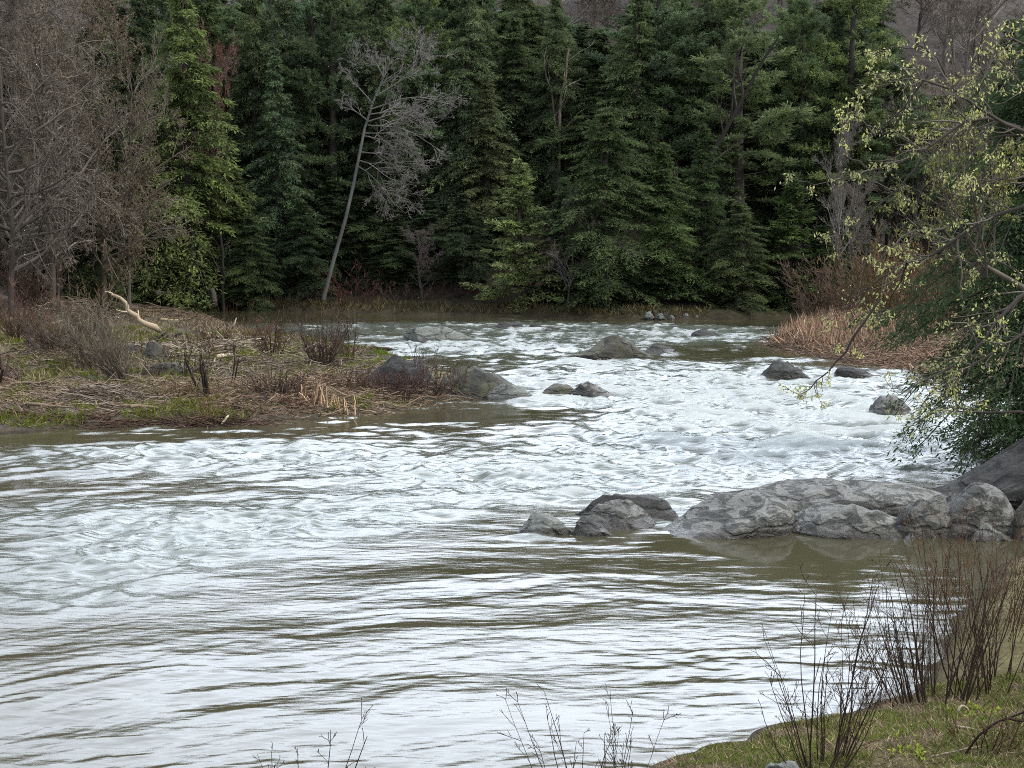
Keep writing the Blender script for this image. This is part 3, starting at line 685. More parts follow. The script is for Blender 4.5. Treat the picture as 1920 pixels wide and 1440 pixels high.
rock(1222, 1505, 1009, 926, [.2, .45, .7, .85, 1, 1, .85], 'rock', 'big grey ledge lobe sloping down to the water at the end of the near ledge', 5, .75, .11, 6, 'rock_ledge', facet=.5, ledge=.2)
rock(1452, 1738, 1010, 942, [.55, .85, 1, 1, .95, .75, .4], 'rock', 'rounded cracked ledge lobe in the middle of the near ledge', 6, .65, .11, 6, 'rock_ledge', facet=.5, ledge=.2)
rock(1296, 1830, 966, 905, [.2, .55, .8, .95, 1, 1, .95], 'rock', 'long back shelf of the near ledge, dark along its top edge', 7, .38, .11, 6, 'rock_ledge', facet=.5, ledge=.2)
rock(1288, 1775, 0, 902, [.15, .5, .8, .95, 1, 1, .9], 'rockdark', 'thin black crest running along the back of the near ledge', 82, .16, .16, 6, 'rock_ledge', base=P(1535, 938))
rock(1712, 1912, 1008, 903, [.55, .9, 1, 1, .95, .8, .6], 'rock', 'tall light grey rounded ledge lobe at the shore end of the near ledge', 8, .7, .13, 6, 'rock_ledge', facet=.5)
rock(1668, 1800, 1009, 925, [.6, .9, 1, 1, 1, .9, .7], 'rock', 'darkish block filling the cleft between the tall ledge lobe and the middle lobe', 81, .6, .15, 6, 'rock_ledge')
rock(1716, 2120, 955, 768, [.12, .3, .5, .72, .95, 1, .9], 'rockdark', 'huge dark slanting slab rising from the ledge into the budding tree', 9, .5, .2, 6, 'rock_slab')
rock(1870, 2050, 1012, 905, [.5, .8, 1, 1, .9, .8, .6], 'rockbrown', 'brown shore rock between the tall ledge lobe and the brush thicket', 10, .8, .15)
rock(1806, 1905, 1016, 980, [.5, .8, 1, .9, 1, .7, .4], 'rockpale', 'low whitish broken rock at the foot of the tall ledge lobe', 11, .5, .22, 5)
for i, (a, b_, y, t_) in enumerate([(1662, 1690, 1014, 1002), (1685, 1716, 1016, 1003), (1700, 1722, 1010, 996)]):
    rock(a, b_, y, t_, dome, 'rock', 'small stone in the crack between two ledge lobes at the waterline', 12 + i, .8, .2, 3, 'stone', group='stones in the ledge crack')
rock(1081, 1214, 674, 630, [.1, .42, .78, 1, .85, .55, .15], 'rockbrown', 'large brown peaked boulder standing alone in the middle of the rapids', 20, .7, .10)
rock(762, 895, 643, 615, [.9, 1, .95, .85, .7, .5, .2], 'rockpale', 'long pale green-grey boulder with a blunt dark end, upstream of the bar', 21, .5, .16)
rock(929, 987, 616, 606, [.6, 1, .8, .6, .9, .6, .3], 'rockdark', 'low black rock, first of a row awash near the far bank', 22, .5, .2, 4)
rock(983, 1020, 620, 609, [.3, .7, 1, 1, .8, .6, .4], 'rockdark', 'stubby black rock in the middle of the row awash near the far bank', 23, .6, .2, 4)
rock(1020, 1058, 622, 613, dome, 'rock', 'last and greyest of three small rocks awash near the far bank', 24, .6, .15, 4)
rock(1198, 1270, 661, 650, [.3, .8, 1, .9, .8, .6, .4], 'rockdark', 'flat black rock just downstream of the large brown peaked boulder', 25, .5, .16, 4)
rock(1298, 1347, 632, 621, [.5, .8, 1, 1, .9, .8, .5], 'rockdark', 'small flat dark rock alone on the brown water toward the reed point', 26, .6, .15, 4)
rock(1420, 1519, 711, 680, [.75, 1, .95, 1, .95, .7, .25], 'rockdark', 'blocky dark grey boulder with white water around it, below the reed point', 27, .6, .15)
rock(1566, 1645, 709, 691, [.8, 1, .9, .75, .6, .4, .2], 'rockdark', 'flat dark wedge rock close to the litter shore of the reed point', 28, .5, .15, 4)
rock(1622, 1712, 783, 744, [.2, .55, .9, 1, 1, .9, .7], 'rock', 'rounded grey boulder half hidden behind the hanging hemlock boughs', 29, .8, .12)
rock(998, 1082, 745, 723, [.3, .6, .85, 1, 1, .9, .7], 'rockbrown', 'brown half of a pair of split low rocks off the tip of the bar', 30, .6, .12, 4)
rock(1064, 1158, 747, 719, [.8, 1, 1, .85, .6, .4, .15], 'rock', 'grey half of a pair of split low rocks off the tip of the bar', 31, .6, .12, 4)
rock(912, 1000, 753, 722, [.5, .85, 1, .9, .75, .5, .2], 'rockpale', 'smooth pale grey-green rock at the very tip of the bar', 32, .7, .09)
rock(800, 1000, 750, 690, [.9, 1, .97, .86, .72, .55, .3], 'rockmoss', 'dark mossy rock tapering off the tip of the bar', 33, .55, .15)
rock(676, 818, 0, 664, [.5, .85, 1, 1, 1, .95, .6], 'rockdark', 'large dark rock under purple-grey brush on the outer bar', 34, .7, .12, base=P(747, 738, 0.2))
rock(262, 326, 0, 640, [.6, .9, 1, 1, .95, .85, .5], 'rockbrown', 'grey rounded boulder under the butt of the long pale driftwood branch', 35, .8, .08, base=on(294, 678))
rock(222, 270, 0, 644, [.6, .9, 1, 1, .95, .85, .5], 'rockdark', 'black lump standing in for the dark hollow beside the grey rounded boulder', 36, .8, .12, base=on(246, 672))  # shade of the hollow beside the boulder, built as a black rock
rock(268, 372, 0, 678, dome, 'rockbrown', 'flat tan rock in the dead grass of the bar', 37, .7, .1, base=on(320, 704))
rock(1765, 1805, 742, 712, dome, 'rockdark', 'dark rock at the far shore glimpsed through the hemlock boughs', 38, .8, .15, 4)
r = np.random.default_rng(8)
for i in range(16):
    px = 1188 + i * 8 + r.uniform(-5, 5); yb = 600 - abs(i - 8) * .3 - (i % 3) * 7 * r.uniform(.4, 1); ww = r.uniform(10, 24)
    q = on(px, yb); 
    rock(px - ww / 2, px + ww / 2, 0, yb - ww * .55, dome, ['rock', 'rockpale', 'rockdark'][i % 3], 'grey stone in the boulder heap at the far water edge under the bushy hemlock', 40 + i, .9, .2, 3, 'stone', base=q, group='stones of the far bank heap')

# ------------------------------------------------------------------ driftwood and logs on the bar
def log(pxs, r0, r1, mat, label, name='driftwood_log', col=(1, 1, 1), seed=1, twigs=0, lift=0.0, dD=0.0, cat='driftwood', Dfix=None, sides=8, wob=.3, group=None):
    """pxs: photographed line, laid on the ground from its first to last point (third value = height over ground)"""
    pts = []
    for q in pxs:
        g = on(q[0], q[1]) if Dfix is None else PD(q[0], q[1], Dfix)
        if len(q) > 2: g = PD(q[0], q[1], (pts[0] if pts else g)[1] + q[2])
        pts.append(g + np.array([0, 0, r0 * .6 + lift]))
    pts = np.array(pts); base = pts[0].copy(); pts -= base
    K = 14; t = np.linspace(0, 1, K); s = np.linspace(0, 1, len(pts))
    q = np.stack([np.interp(t, s, pts[:, k]) for k in range(3)], 1)
    rr = np.random.default_rng(seed); q[1:-1] += rr.normal(0, r0 * wob, q[1:-1].shape)
    q[1:-1] = (q[:-2] + 2 * q[1:-1] + q[2:]) / 4
    T = MB(); rad = np.linspace(r0, r1, K) * (1 + rr.normal(0, .06, K)); rad[0] *= .8; rad[-1] *= .6
    q = np.concatenate([q[:1], q, q[-1:]]); rad = np.concatenate([[.002], rad, [.002]])
    if twigs: grow(q[None], rad[None], [(twigs, .25, .9, 4)], rr, T, .05, 0, sides)
    else: T.tubes(q[None], rad[None], sides)
    o = T.build(name, M[mat], smooth=True); o.location = base; o.color = (*col, 1); tag(o, label, cat, group); return o
log([(300, 636), (278, 622, -.1), (252, 604, -.2), (240, 596, -.2), (234, 586, -.2), (222, 578, -.3), (212, 572, -.3), (206, 563, -.3)], .17, .05, 'pale', 'long bleached driftwood branch reaching up from the grey boulder', 'driftwood_branch', (1.9, 1.82, 1.6), 3, 4, wob=.9, lift=.3)
log([(300, 601), (330, 603), (360, 600)], .10, .06, 'pale', 'straight bleached log at the water side of the bar, behind the dark root', col=(1.1, 1.0, .85))
log([(290, 556), (330, 557), (372, 562)], .30, .22, 'bark', 'upper thick dark log lying at the foot of the tall hemlock', col=(1, 1, 1), seed=4)
log([(300, 572), (322, 566), (350, 574)], .16, .1, 'bark', 'lower dark log in the pile at the foot of the tall hemlock', seed=5)
log([(322, 577), (334, 582), (345, 588)], .12, .07, 'pale', 'short grey log end poking from the dark log pile', col=(.7, .68, .65), seed=6)
log([(398, 545, 0), (402, 560, -.4), (404, 577, -.6)], .2, .26, 'bark', 'dark broken stub standing at the water edge below the tall hemlock', 'tree_stump', seed=7, Dfix=108)
log([(95, 546), (115, 541), (135, 546), (150, 556)], .14, .07, 'darktwig', 'dark arched log above the tangled driftwood pile', col=(1.3, 1.1, 1), seed=8)
log([(88, 610), (120, 605), (165, 616)], .10, .06, 'pale', 'grey-brown log on the brushy bank under the tangled driftwood pile', col=(.6, .52, .46), seed=9)
log([(410, 672), (425, 670), (436, 671)], .13, .12, 'pale', 'short whitish plank-like log in the middle of the bar', col=(1.5, 1.45, 1.35), seed=10)
log([(372, 643), (400, 640), (430, 645)], .07, .04, 'pale', 'thin pale pole across the driftwood strewn bar', col=(1.1, 1, .85), seed=11)
log([(448, 690), (470, 678), (495, 655)], .06, .03, 'pale', 'pale stick propped up among brown shrubs on the bar', col=(.9, .85, .75), seed=12)
log([(655, 662), (690, 655), (735, 658)], .14, .08, 'darktwig', 'dark log on the back edge of the outer bar', col=(1.2, 1.1, 1), seed=13)
log([(420, 787), (436, 783), (452, 790)], .1, .06, 'darktwig', 'dark wet log end at the front water edge of the bar', seed=14)
log([(416, 797), (424, 785, .0), (428, 780, .1)], .035, .03, 'pale', 'small bleached stick leaning on the dark wet log end', 'driftwood_stick', (1.4, 1.3, 1.1), 15)
log([(438, 612), (441, 604, .1), (443, 597, .2)], .06, .03, 'pale', 'pale stub sticking up at the back water edge of the bar', 'driftwood_stick', (1.3, 1.2, 1.1), 16)
log([(610, 770), (618, 763), (624, 755)], .05, .04, 'pale', 'pale stick near the front water edge, beside the split stump', 'driftwood_stick', (1.1, .95, .8), 17)
log([(760, 742), (775, 735), (790, 728)], .05, .03, 'pale', 'slim pale stick on the dark rock of the outer bar', 'driftwood_stick', (1.0, .85, .75), 18)
# split stump of pale upright splinters
def splinters(px, py, n, h, spread, mat, label, name, seed, col, r0=.03, lean=.3, cat='stump'):
    b0 = on(px, py); rr = np.random.default_rng(seed); T = MB()
    st = rr.normal(0, spread * .45, (n, 3)); st[:, 2] = -.1
    dr = unit(np.stack([rr.normal(0, lean, n), rr.normal(0, lean, n), np.ones(n)], 1)); ln = h * rr.uniform(.4, 1.1, n)
    t = np.linspace(0, 1, 5)
    q = st[:, None] + dr[:, None] * (ln[:, None] * t)[..., None]; q += rr.normal(0, .03 * h, q.shape) * t[None, :, None]
    T.tubes(q, r0 * rr.uniform(.5, 1.3, n)[:, None] * np.linspace(1, .45, 5)[None], 4, rr.uniform(0, 1, n))
    o = T.build(name, M[mat]); o.location = b0; o.color = (*col, 1); tag(o, label, cat); return o
splinters(592, 762, 16, 1.0, .5, 'pale', 'split pale stump with upright splinters on the front of the bar', 'tree_stump', 3, (1.1, .9, .72), .05)
splinters(630, 768, 14, .7, .7, 'pale', 'low tan clump of broken stalks beside the split stump', 'broken_stalks', 4, (.95, .75, .55), .03, .6, 'dead stalks')
splinters(550, 755, 30, .9, .6, 'bark', 'black root wad behind the split stump', 'root_wad', 5, (1, 1, 1), .06, .9, 'root wad')
splinters(312, 640, 34, .9, .7, 'bark', 'black upturned root wad touching the long bleached branch', 'root_wad', 6, (1, 1, 1), .06, .9, 'root wad')
splinters(8, 716, 46, 1.1, 1.0, 'darktwig', 'big purplish root wad at the edge of the view on the bar', 'root_wad', 7, (1.4, 1.2, 1.25), .06, .9, 'root wad')
def pile(px, py, wx_, wy_, hh, n, label, seed, mat='pale', col=(1.02, 1.02, 1.02), r0=.022, name='driftwood_pile', ln=(.5, 1.6)):
    b0 = on(px, py); rr = np.random.default_rng(seed); T = MB(); n = int(n * 1.4)
    c = rr.normal(0, 1, (n, 2)) * [wx_, wy_]
    z = hh * np.exp(-(c[:, 0] / wx_) ** 2 * .6 - (c[:, 1] / wy_) ** 2 * .6) * rr.uniform(0, 1, n)
    zg = height(c[:, 0] + b0[0], c[:, 1] + b0[1])[0] - b0[2]
    st = np.stack([c[:, 0], c[:, 1], zg + z], 1)
    az = rr.normal(0, .5, n) + PI * (rr.uniform(0, 1, n) < .5); el = rr.normal(0, .22, n)
    dr = np.stack([np.cos(az) * np.cos(el), np.sin(az) * np.cos(el), np.sin(el)], 1); L_ = rr.uniform(*ln, n)
    t = np.linspace(-.5, .5, 4); q = st[:, None] + dr[:, None] * (L_[:, None] * t)[..., None] + rr.normal(0, .05, (n, 4, 3))
    T.tubes(q, (r0 * .62 * rr.uniform(.35, 1.9, n))[:, None] * np.array([1, .9, .75, .5])[None], 4, rr.uniform(0, 1, n))
    o = T.build(name, M[mat]); o.location = b0; o.color = (*(.8 * x for x in col), 1); tag(o, label, 'driftwood pile', kind='stuff'); return o
pile(190, 757, 1.1, .8, .7, 260, 'humped pile of grey-brown drift sticks on the front of the bar', 1, col=(0.59, 0.54, 0.52))
pile(130, 592, 1.8, 1.6, 1.2, 240, 'tangled driftwood pile below the dark arched log', 2, col=(0.59, 0.54, 0.51), r0=.035)
pile(100, 745, 3.4, 1.6, .22, 900, 'mat of tan drift stalks on the front of the bar', 3, 'dead', (0.88, 0.79, 0.70), .016)
pile(330, 725, 3.0, 1.5, .2, 500, 'mat of straw-coloured stalks behind the green grass patch', 4, 'dead', (0.90, 0.85, 0.75), .014)
pile(560, 745, 2.4, 2.4, .35, 900, 'thick mat of tan broken stalks around the split stump', 5, 'dead', (0.96, 0.84, 0.73), .018)
pile(480, 755, 1.6, 1.8, .35, 420, 'reddish twig litter between the shrubs and the split stump', 6, 'dead', (0.61, 0.50, 0.48), .016)
pile(400, 655, 3.6, 5.0, .35, 560, 'driftwood litter strewn over the middle of the bar', 7, 'pale', (0.82, 0.77, 0.72), .03)
pile(560, 690, 3.4, 5.0, .3, 560, 'grey drift sticks on the back of the bar', 8, 'pale', (0.56, 0.52, 0.50), .022)
pile(700, 735, 2.6, 2.0, .3, 500, 'tan drift stalks around the dark rock of the outer bar', 9, 'dead', (0.77, 0.67, 0.59), .018)
pile(300, 590, 3.0, 5.0, .4, 300, 'brown drift litter at the foot of the tall hemlock', 10, 'dead', (0.55, 0.47, 0.44), .03)
pile(90, 672, 4.0, 5.0, .4, 500, 'brown twig litter under the bar shrubs', 11, 'dead', (0.55, 0.49, 0.44), .022)
pile(430, 792, 2.0, .35, .15, 160, 'dark wet twig line at the front water edge', 12, 'darktwig', (1.4, 1.1, 1), .02)
pile(200, 795, 3.4, .4, .12, 260, 'dark wet drift line at the front water edge beside the green grass', 13, 'darktwig', (1.6, 1.3, 1.1), .02)
pile(1640, 668, 2.6, 4.0, .35, 900, 'reddish brown flattened reed litter along the shore of the reed point', 14, 'dead', (0.82, 0.70, 0.66), .02)
pile(1505, 640, 1.6, 5.0, .3, 420, 'dark red-brown twig litter on the outer tip of the reed point', 15, 'dead', (0.55, 0.47, 0.45), .022)
STK = [(r.uniform(350, 520), r.uniform(625, 700)) for _ in range(34)] + [(r.uniform(500, 700), r.uniform(670, 745)) for _ in range(22)] + [(r.uniform(20, 350), r.uniform(715, 775)) for _ in range(18)]
kinds = []
for k in range(6):
    T = MB(); rr = np.random.default_rng(70 + k); t = np.linspace(0, 1, 7)
    q = np.stack([t * 1.4 - .7, .12 * np.sin(t * 4 + k), .03 + .1 * rr.uniform(0, 1) * t], 1) + rr.normal(0, .02, (7, 3))
    grow(q[None], np.linspace(.055, .02, 7)[None], [(3, .35, .8, 4)], rr, T, .1, 0, 6)
    o = T.build('driftwood_stick', M['pale']); kinds.append(o)
for i, (px, py) in enumerate(STK):
    o = kinds[i] if i < 6 else kinds[i % 6].copy()
    if i >= 6: COL.objects.link(o)
    q = on(px, py); s = r.uniform(.5, 1.3)
    o.location = q + np.array([0, 0, .06]); o.rotation_euler = (r.normal(0, .15), r.normal(0, .15), r.normal(0, .6) + PI * (i % 2)); o.scale = (s, s, s)
    f = r.uniform(.6, 1.5); o.color = (f, f * .94, f * .85, 1)
    lab, g = (('bleached driftwood stick scattered on the middle of the bar', 'loose sticks on the middle bar') if i < 34 else ('weathered driftwood stick scattered near the outer bar rock', 'loose sticks on the outer bar') if i < 56 else ('driftwood stick lying in the tan stalks on the front bar', 'loose sticks on the front bar'))
    tag(o, lab, 'driftwood', g)

# ------------------------------------------------------------------ shrubs
def shrub(px, py, h, spread, n, seed, mat, label, col=(1, 1, 1), lean=(0, 0), r0=.012, minr=.006, tw=(6, 3), name='bare_shrub', cat='shrub', foot=.25, up=.12, base=None, buds=0, budcol=(1, 1, 1), budmat='deadleaf', budsize=.05, group=None):
    b0 = on(px, py) if base is None else np.array(base, float); rr = np.random.default_rng(seed); T = MB()
    az = rr.uniform(0, 2 * PI, n); ra = rr.uniform(0, 1, n) ** .5
    st = np.stack([np.cos(az) * ra * foot, np.sin(az) * ra * foot * .7, np.full(n, -.12)], 1)
    dr = unit(np.stack([np.cos(az) * ra * spread + lean[0] + rr.normal(0, .06, n), np.sin(az) * ra * spread + lean[1] + rr.normal(0, .06, n), np.ones(n)], 1))
    ln = h * rr.uniform(.5, 1.08, n); K = 7; pts = [st]; d_ = dr
    for k in range(K - 1):
        pts.append(pts[-1] + d_ * (ln / (K - 1))[:, None]); d_ = unit(d_ + rr.normal(0, .07, d_.shape) + np.array([0, 0, .06]))
    q = np.stack(pts, 1); rad = np.maximum((r0 * rr.uniform(.6, 1.3, n))[:, None] * np.linspace(1, .3, K)[None], minr * .8)
    tips = grow(q, rad, [(tw[0], .30, .75, 4)] + ([(tw[1], .45, .7, 3)] if tw[1] else []), rr, T, up, 0, 5, minr)
    if not buds:
        o = T.build(name, M[mat]); o.location = b0; o.color = (*col, 1); return tag(o, label, cat, group)
    root = empty(name, b0); tag(root, label, cat, group); s = T.build('stems', M[mat], root); s.color = (*col, 1)
    B = MB(); e = tips.reshape(-1, 3); pk = rr.integers(0, len(e), buds)
    B.leaves(e[pk], rr.normal(0, 1, (buds, 3)), rr.normal(0, 1, (buds, 3)), budsize, budsize * .5, rr.uniform(0, 1, buds))
    bo = B.build('leaves', M[budmat], root); bo.color = (*budcol, 1); return root
dk = 'darktwig'
shrub(237, 722, 3.25, .55, 72, 1, 'twig', 'pale tan leaning willow clump behind the straw mat on the bar', (.85, .78, .62), (-.5, 0), .016, .008, (5, 2), 'willow_shrub')
shrub(180, 690, 3.00, .8, 51, 2, 'twig', 'greyish tan shrub next to the leaning willow clump', (.62, .56, .45), (-.3, 0), .014, .008)
shrub(72, 672, 2.2, .6, 6, 3, 'twig', 'small forked grey sapling among brown brush on the bar', (.8, .74, .66), (.05, 0), .04, .007, (8, 4), 'sapling', 'sapling')
shrub(110, 668, 2.50, 1.0, 62, 4, dk, 'brown shrub around the forked grey sapling', (1.95, 1.71, 1.47), (0, 0), .014, .008)
shrub(35, 640, 3.25, .9, 62, 5, dk, 'reddish brown brush at the edge of the view under the bare trees', (1.90, 1.48, 1.36), (0, 0), .016, .008)
shrub(170, 632, 3.00, 1.0, 62, 6, dk, 'olive brown brush beneath the long bleached branch', (2.08, 1.84, 1.30), (-.1, 0), .014, .008)
shrub(180, 575, 4.25, 1.0, 72, 7, dk, 'tall brown brush between the arched log and the tall hemlock', (1.76, 1.52, 1.28), (0, 0), .018, .010)
shrub(60, 585, 4.50, 1.0, 72, 8, dk, 'rusty brown brush at the foot of the thick-trunked bare tree', (1.74, 1.38, 1.26), (0, 0), .018, .010)
shrub(388, 742, 1.6, .22, 5, 9, dk, 'dark stems of a broken sapling in front of the flat tan rock', (.8, .7, .65), (-.15, 0), .05, .009, (5, 3), 'sapling', 'sapling', .2)
shrub(430, 728, 1.7, .2, 2, 10, dk, 'single dark upright sapling in the middle of the bar', (.8, .7, .65), (.15, 0), .05, .009, (6, 3), 'sapling', 'sapling', .1)
shrub(510, 668, 2.0, .8, 38, 11, dk, 'round brown shrub at the back water edge of the bar', (1.7, 1.3, 1.1), (0, 0), .014, .008)
shrub(470, 650, 1.8, .7, 22, 12, dk, 'thin brown shrub beside the small bright grass tuft', (1.8, 1.5, 1.1), (0, 0), .014, .008)
shrub(605, 690, 2.5, .55, 49, 13, dk, 'purple-grey twiggy shrub against the white water on the bar', (1.5, 1.25, 1.3), (0, 0), .013, .008)
shrub(655, 680, 2.2, .4, 14, 14, dk, 'wispy upright stems beside the purple-grey shrub', (1.5, 1.3, 1.2), (0, 0), .012, .010)
shrub(745, 742, 1.2, .9, 50, 15, dk, 'purplish brush in front of the large dark rock', (1.6, 1.2, 1.3), (0, 0), .012, .007, foot=.7)
shrub(700, 738, 1.1, .9, 36, 16, dk, 'grey-brown brush at the inner end of the large dark rock', (1.7, 1.4, 1.3), (0, 0), .012, .007, foot=.6)
shrub(860, 700, 1.1, .5, 14, 17, dk, 'sparse upright stems with red tips on the tapering mossy rock', (2.0, 1.3, 1.1), (0, 0), .009, .008, (4, 0), base=P(860, 722, .55))
shrub(795, 680, 1.3, .4, 13, 18, dk, 'thin wisps standing on the back of the large dark rock', (1.6, 1.4, 1.2), (0, 0), .009, .008, (4, 0), base=P(795, 705, .8))
shrub(400, 792, 1.3, .5, 22, 19, dk, 'olive stems in the green grass at the front water edge', (2.6, 2.3, 1.0), (0, 0), .007, .008, (4, 0))
shrub(330, 745, .9, .9, 19, 20, dk, 'low tan stems around the straw mat of the bar', (3.0, 2.4, 1.5), (0, 0), .007, .008, (4, 0))
shrub(555, 770, 1.0, .9, 25, 21, dk, 'brown stems at the front water edge under the black root wad', (2.0, 1.4, 1.1), (0, 0), .007, .008, (4, 0))
shrub(640, 735, 1.1, .9, 27, 22, dk, 'brown stems between split stump and outer bar brush', (2.0, 1.4, 1.2), (0, 0), .007, .008, (4, 0))
rb = np.random.default_rng(77)
for i in range(26):
    px, py = (rb.uniform(40, 520), rb.uniform(610, 720)) if i < 16 else (rb.uniform(480, 820), rb.uniform(690, 760))
    lab, g = (('low brown twig tuft among the drift sticks of the middle bar', 'low twig tufts on the middle bar') if i < 16 else ('low purplish twig tuft near the outer bar rocks', 'low twig tufts on the outer bar'))
    f = rb.uniform(1.0, 1.9)
    shrub(px, py, rb.uniform(.6, 1.4), rb.uniform(.7, 1.3), int(rb.integers(18, 40)), 200 + i, dk, lab, (f, f * .84, f * (.7 if i < 16 else .82)), (rb.normal(0, .2), 0), .009, .008, (5, 3), foot=.5, group=g)
# undergrowth along the far bank
FB = [(440, 'rusty low brush by the dark broken stub on the far bank', (1.6, 1.2, .9)), (530, 'dark brush on the far bank under the dark pointed hemlock', (.9, .8, .7)), (670, 'reddish brush on the grassy far bank beside the leaning tree', (1.7, 1.0, .95)), (760, 'grey twigs on the far bank behind the grassy shelf', (1.4, 1.2, 1.2)),
      (835, 'dim tangled brush under the dark low hemlock', (.9, .8, .9)), (905, 'brown brush at the far water edge beside the small spruce', (1.2, .95, .8)), (1030, 'grey brush between small spruce and grey shrub tree', (1.1, 1.0, 1.0)), (1105, 'pale twigs at the foot of the grey leafless shrub tree', (1.5, 1.3, 1.3)),
      (1340, 'drooping grey twigs at the far water edge beyond the boulder heap', (1.2, 1.1, 1.1)), (1430, 'dark tangle at the far corner of the river', (.8, .75, .8)), (1510, 'grey arching twigs over the dark far corner', (1.3, 1.25, 1.2))]
for i, (px, lab, col) in enumerate(FB):
    D = 109 + 3 * (px < 1000) - 2 * (1000 < px < 1400); x = PD(px, 441, D)[0]
    shrub(0, 0, rng.uniform(1.6, 3.4), 1.1, 22, 30 + i, dk, lab, col, (0, 0), .02, .012, (6, 4), base=(x, D, gz(x, D)), foot=1.4)
for i, (px, D, hgt, lab, col) in enumerate([(1560, 92, 4.2, 'tall grey-brown brush behind the reeds', (1.8, 1.65, 1.45)), (1640, 86, 4.5, 'tan brush behind the reeds near the thin brown bare tree', (2.1, 1.85, 1.5)), (1700, 78, 4.6, 'olive brush between the reeds and the dark hanging hemlock', (2.0, 1.9, 1.0)), (1770, 72, 5.0, 'orange-brown brush behind the yellow-green budding tree', (2.3, 1.8, 1.3))]):
    x = PD(px, 441, D)[0]; shrub(0, 0, hgt, .8, 60, 50 + i, dk, lab, col, (0, 0), .02, .014, (8, 5), base=(x, D, gz(x, D)), foot=1.5)

# ------------------------------------------------------------------ reeds, grass (uncountable)
def scatter(px0, px1, py0, py1, n, seed, cond=None):
    rr = np.random.default_rng(seed); a = P(px0, py1); b0 = P(px1, py0); c = P(px0, py0)
    x = rr.uniform(min(a[0], c[0]), b0[0], n); y = rr.uniform(a[1], b0[1], n)
    z, *sd_ = height(x, y)
    u = 960 + x / y * F
    k = (u > px0) & (u < px1) & (z > .03)
    if cond is not None: k &= cond(x, y, sd_)
    return np.stack([x, y, z], 1)[k], rr
def blades(name, pts, rr, ln, wd, tilt, mat, col, label, cat, lean=(0, 0)):
    B = MB(); n = len(pts)
    d = unit(np.stack([rr.normal(lean[0], tilt, n), rr.normal(lean[1], tilt, n), np.ones(n)], 1))
    B.leaves(pts - d * .03, d, np.stack([rr.normal(0, 1, n), rr.normal(-1, .6, n), rr.normal(0, .4, n)], 1), rr.uniform(*ln, n), rr.uniform(*wd, n), rr.uniform(0, 1, n))
    o = B.build(name, M[mat]); o.color = (*col, 1); return tag(o, label, cat, kind='stuff')
pts, rr = scatter(1440, 1760, 575, 690, 30000, 3, lambda x, y, s: (s[2] > .5 + .9 * fbm(x * .4, y * .4, 2, 8)) & (y > 70))
blades('reeds', pts, rr, (.4, 1.3), (.025, .06), .42, 'dead', (1.2, .98, .85), 'dense reddish tan dead reeds on the low point across the river', 'reeds')
pts, rr = scatter(1440, 1800, 600, 712, 16000, 4, lambda x, y, s: (s[2] > .1) & (s[2] < 4))
blades('flattened_reeds', pts, rr, (.4, .9), (.03, .06), 1.6, 'dead', (1.15, .9, .78), 'flattened reddish reed litter at the shore of the reed point', 'reeds')
pts, rr = scatter(-60, 780, 595, 806, 60000, 5, lambda x, y, s: (s[0] > .1) & (fbm(x * .3, y * .3, 3, 61) > -.15))
blades('dead_grass', pts, rr, (.2, .5), (.02, .04), 1.0, 'dead', (.66, .60, .50), 'tan dead grass lying over the driftwood bar', 'grass')
def gpatch(*bl):
    def f(x, y, s):
        k = np.zeros(x.shape)
        for px, py, rx, ry in bl:
            c = on(px, py); k = np.maximum(k, 1 - ((x - c[0]) / rx) ** 2 - ((y - c[1]) / ry) ** 2)
        return k + .8 * fbm(x * .9, y * .9, 3, 14) > .15
    return f
pts, rr = scatter(-120, 800, 640, 808, 120000, 6, gpatch((40, 797, 2.4, 1.0), (330, 775, 1.7, 2.2), (400, 785, 1.2, 1.0), (720, 760, 1.3, 1.6), (465, 668, .8, 1.6), (105, 690, .8, 1.2), (640, 672, .8, 1.4)))
blades('green_grass', pts, rr, (.16, .40), (.02, .04), .5, 'grass', (.85, .78, .56), 'fresh yellow-green grass patches along the bar', 'grass')
pts, rr = scatter(360, 1330, 578, 602, 30000, 7, lambda x, y, s: (s[1] > .3) & (s[1] < 2.6) & (y > 95))
blades('bank_grass', pts, rr, (.3, .8), (.03, .06), .7, 'dead', (.30, .30, .17), 'olive and tan grass on the low shelf of the far bank', 'grass')
pts, rr = scatter(1180, 2100, 1290, 1900, 230000, 8, lambda x, y, s: (s[3] > .02) & (fbm(x * .9, y * .9, 3, 5) > -.22 + .05 * s[3]))
blades('turf', pts, rr, (.03, .10), (.005, .011), .6, 'grass', (.90, .88, .84), 'short olive green turf on the near bank', 'grass')
pts, rr = scatter(1180, 2100, 1290, 1900, 70000, 9, lambda x, y, s: s[3] > .05)
blades('dry_grass', pts, rr, (.05, .16), (.004, .010), 1.4, 'dead', (.85, .78, .66), 'dry straw lying in the turf of the near bank', 'grass')

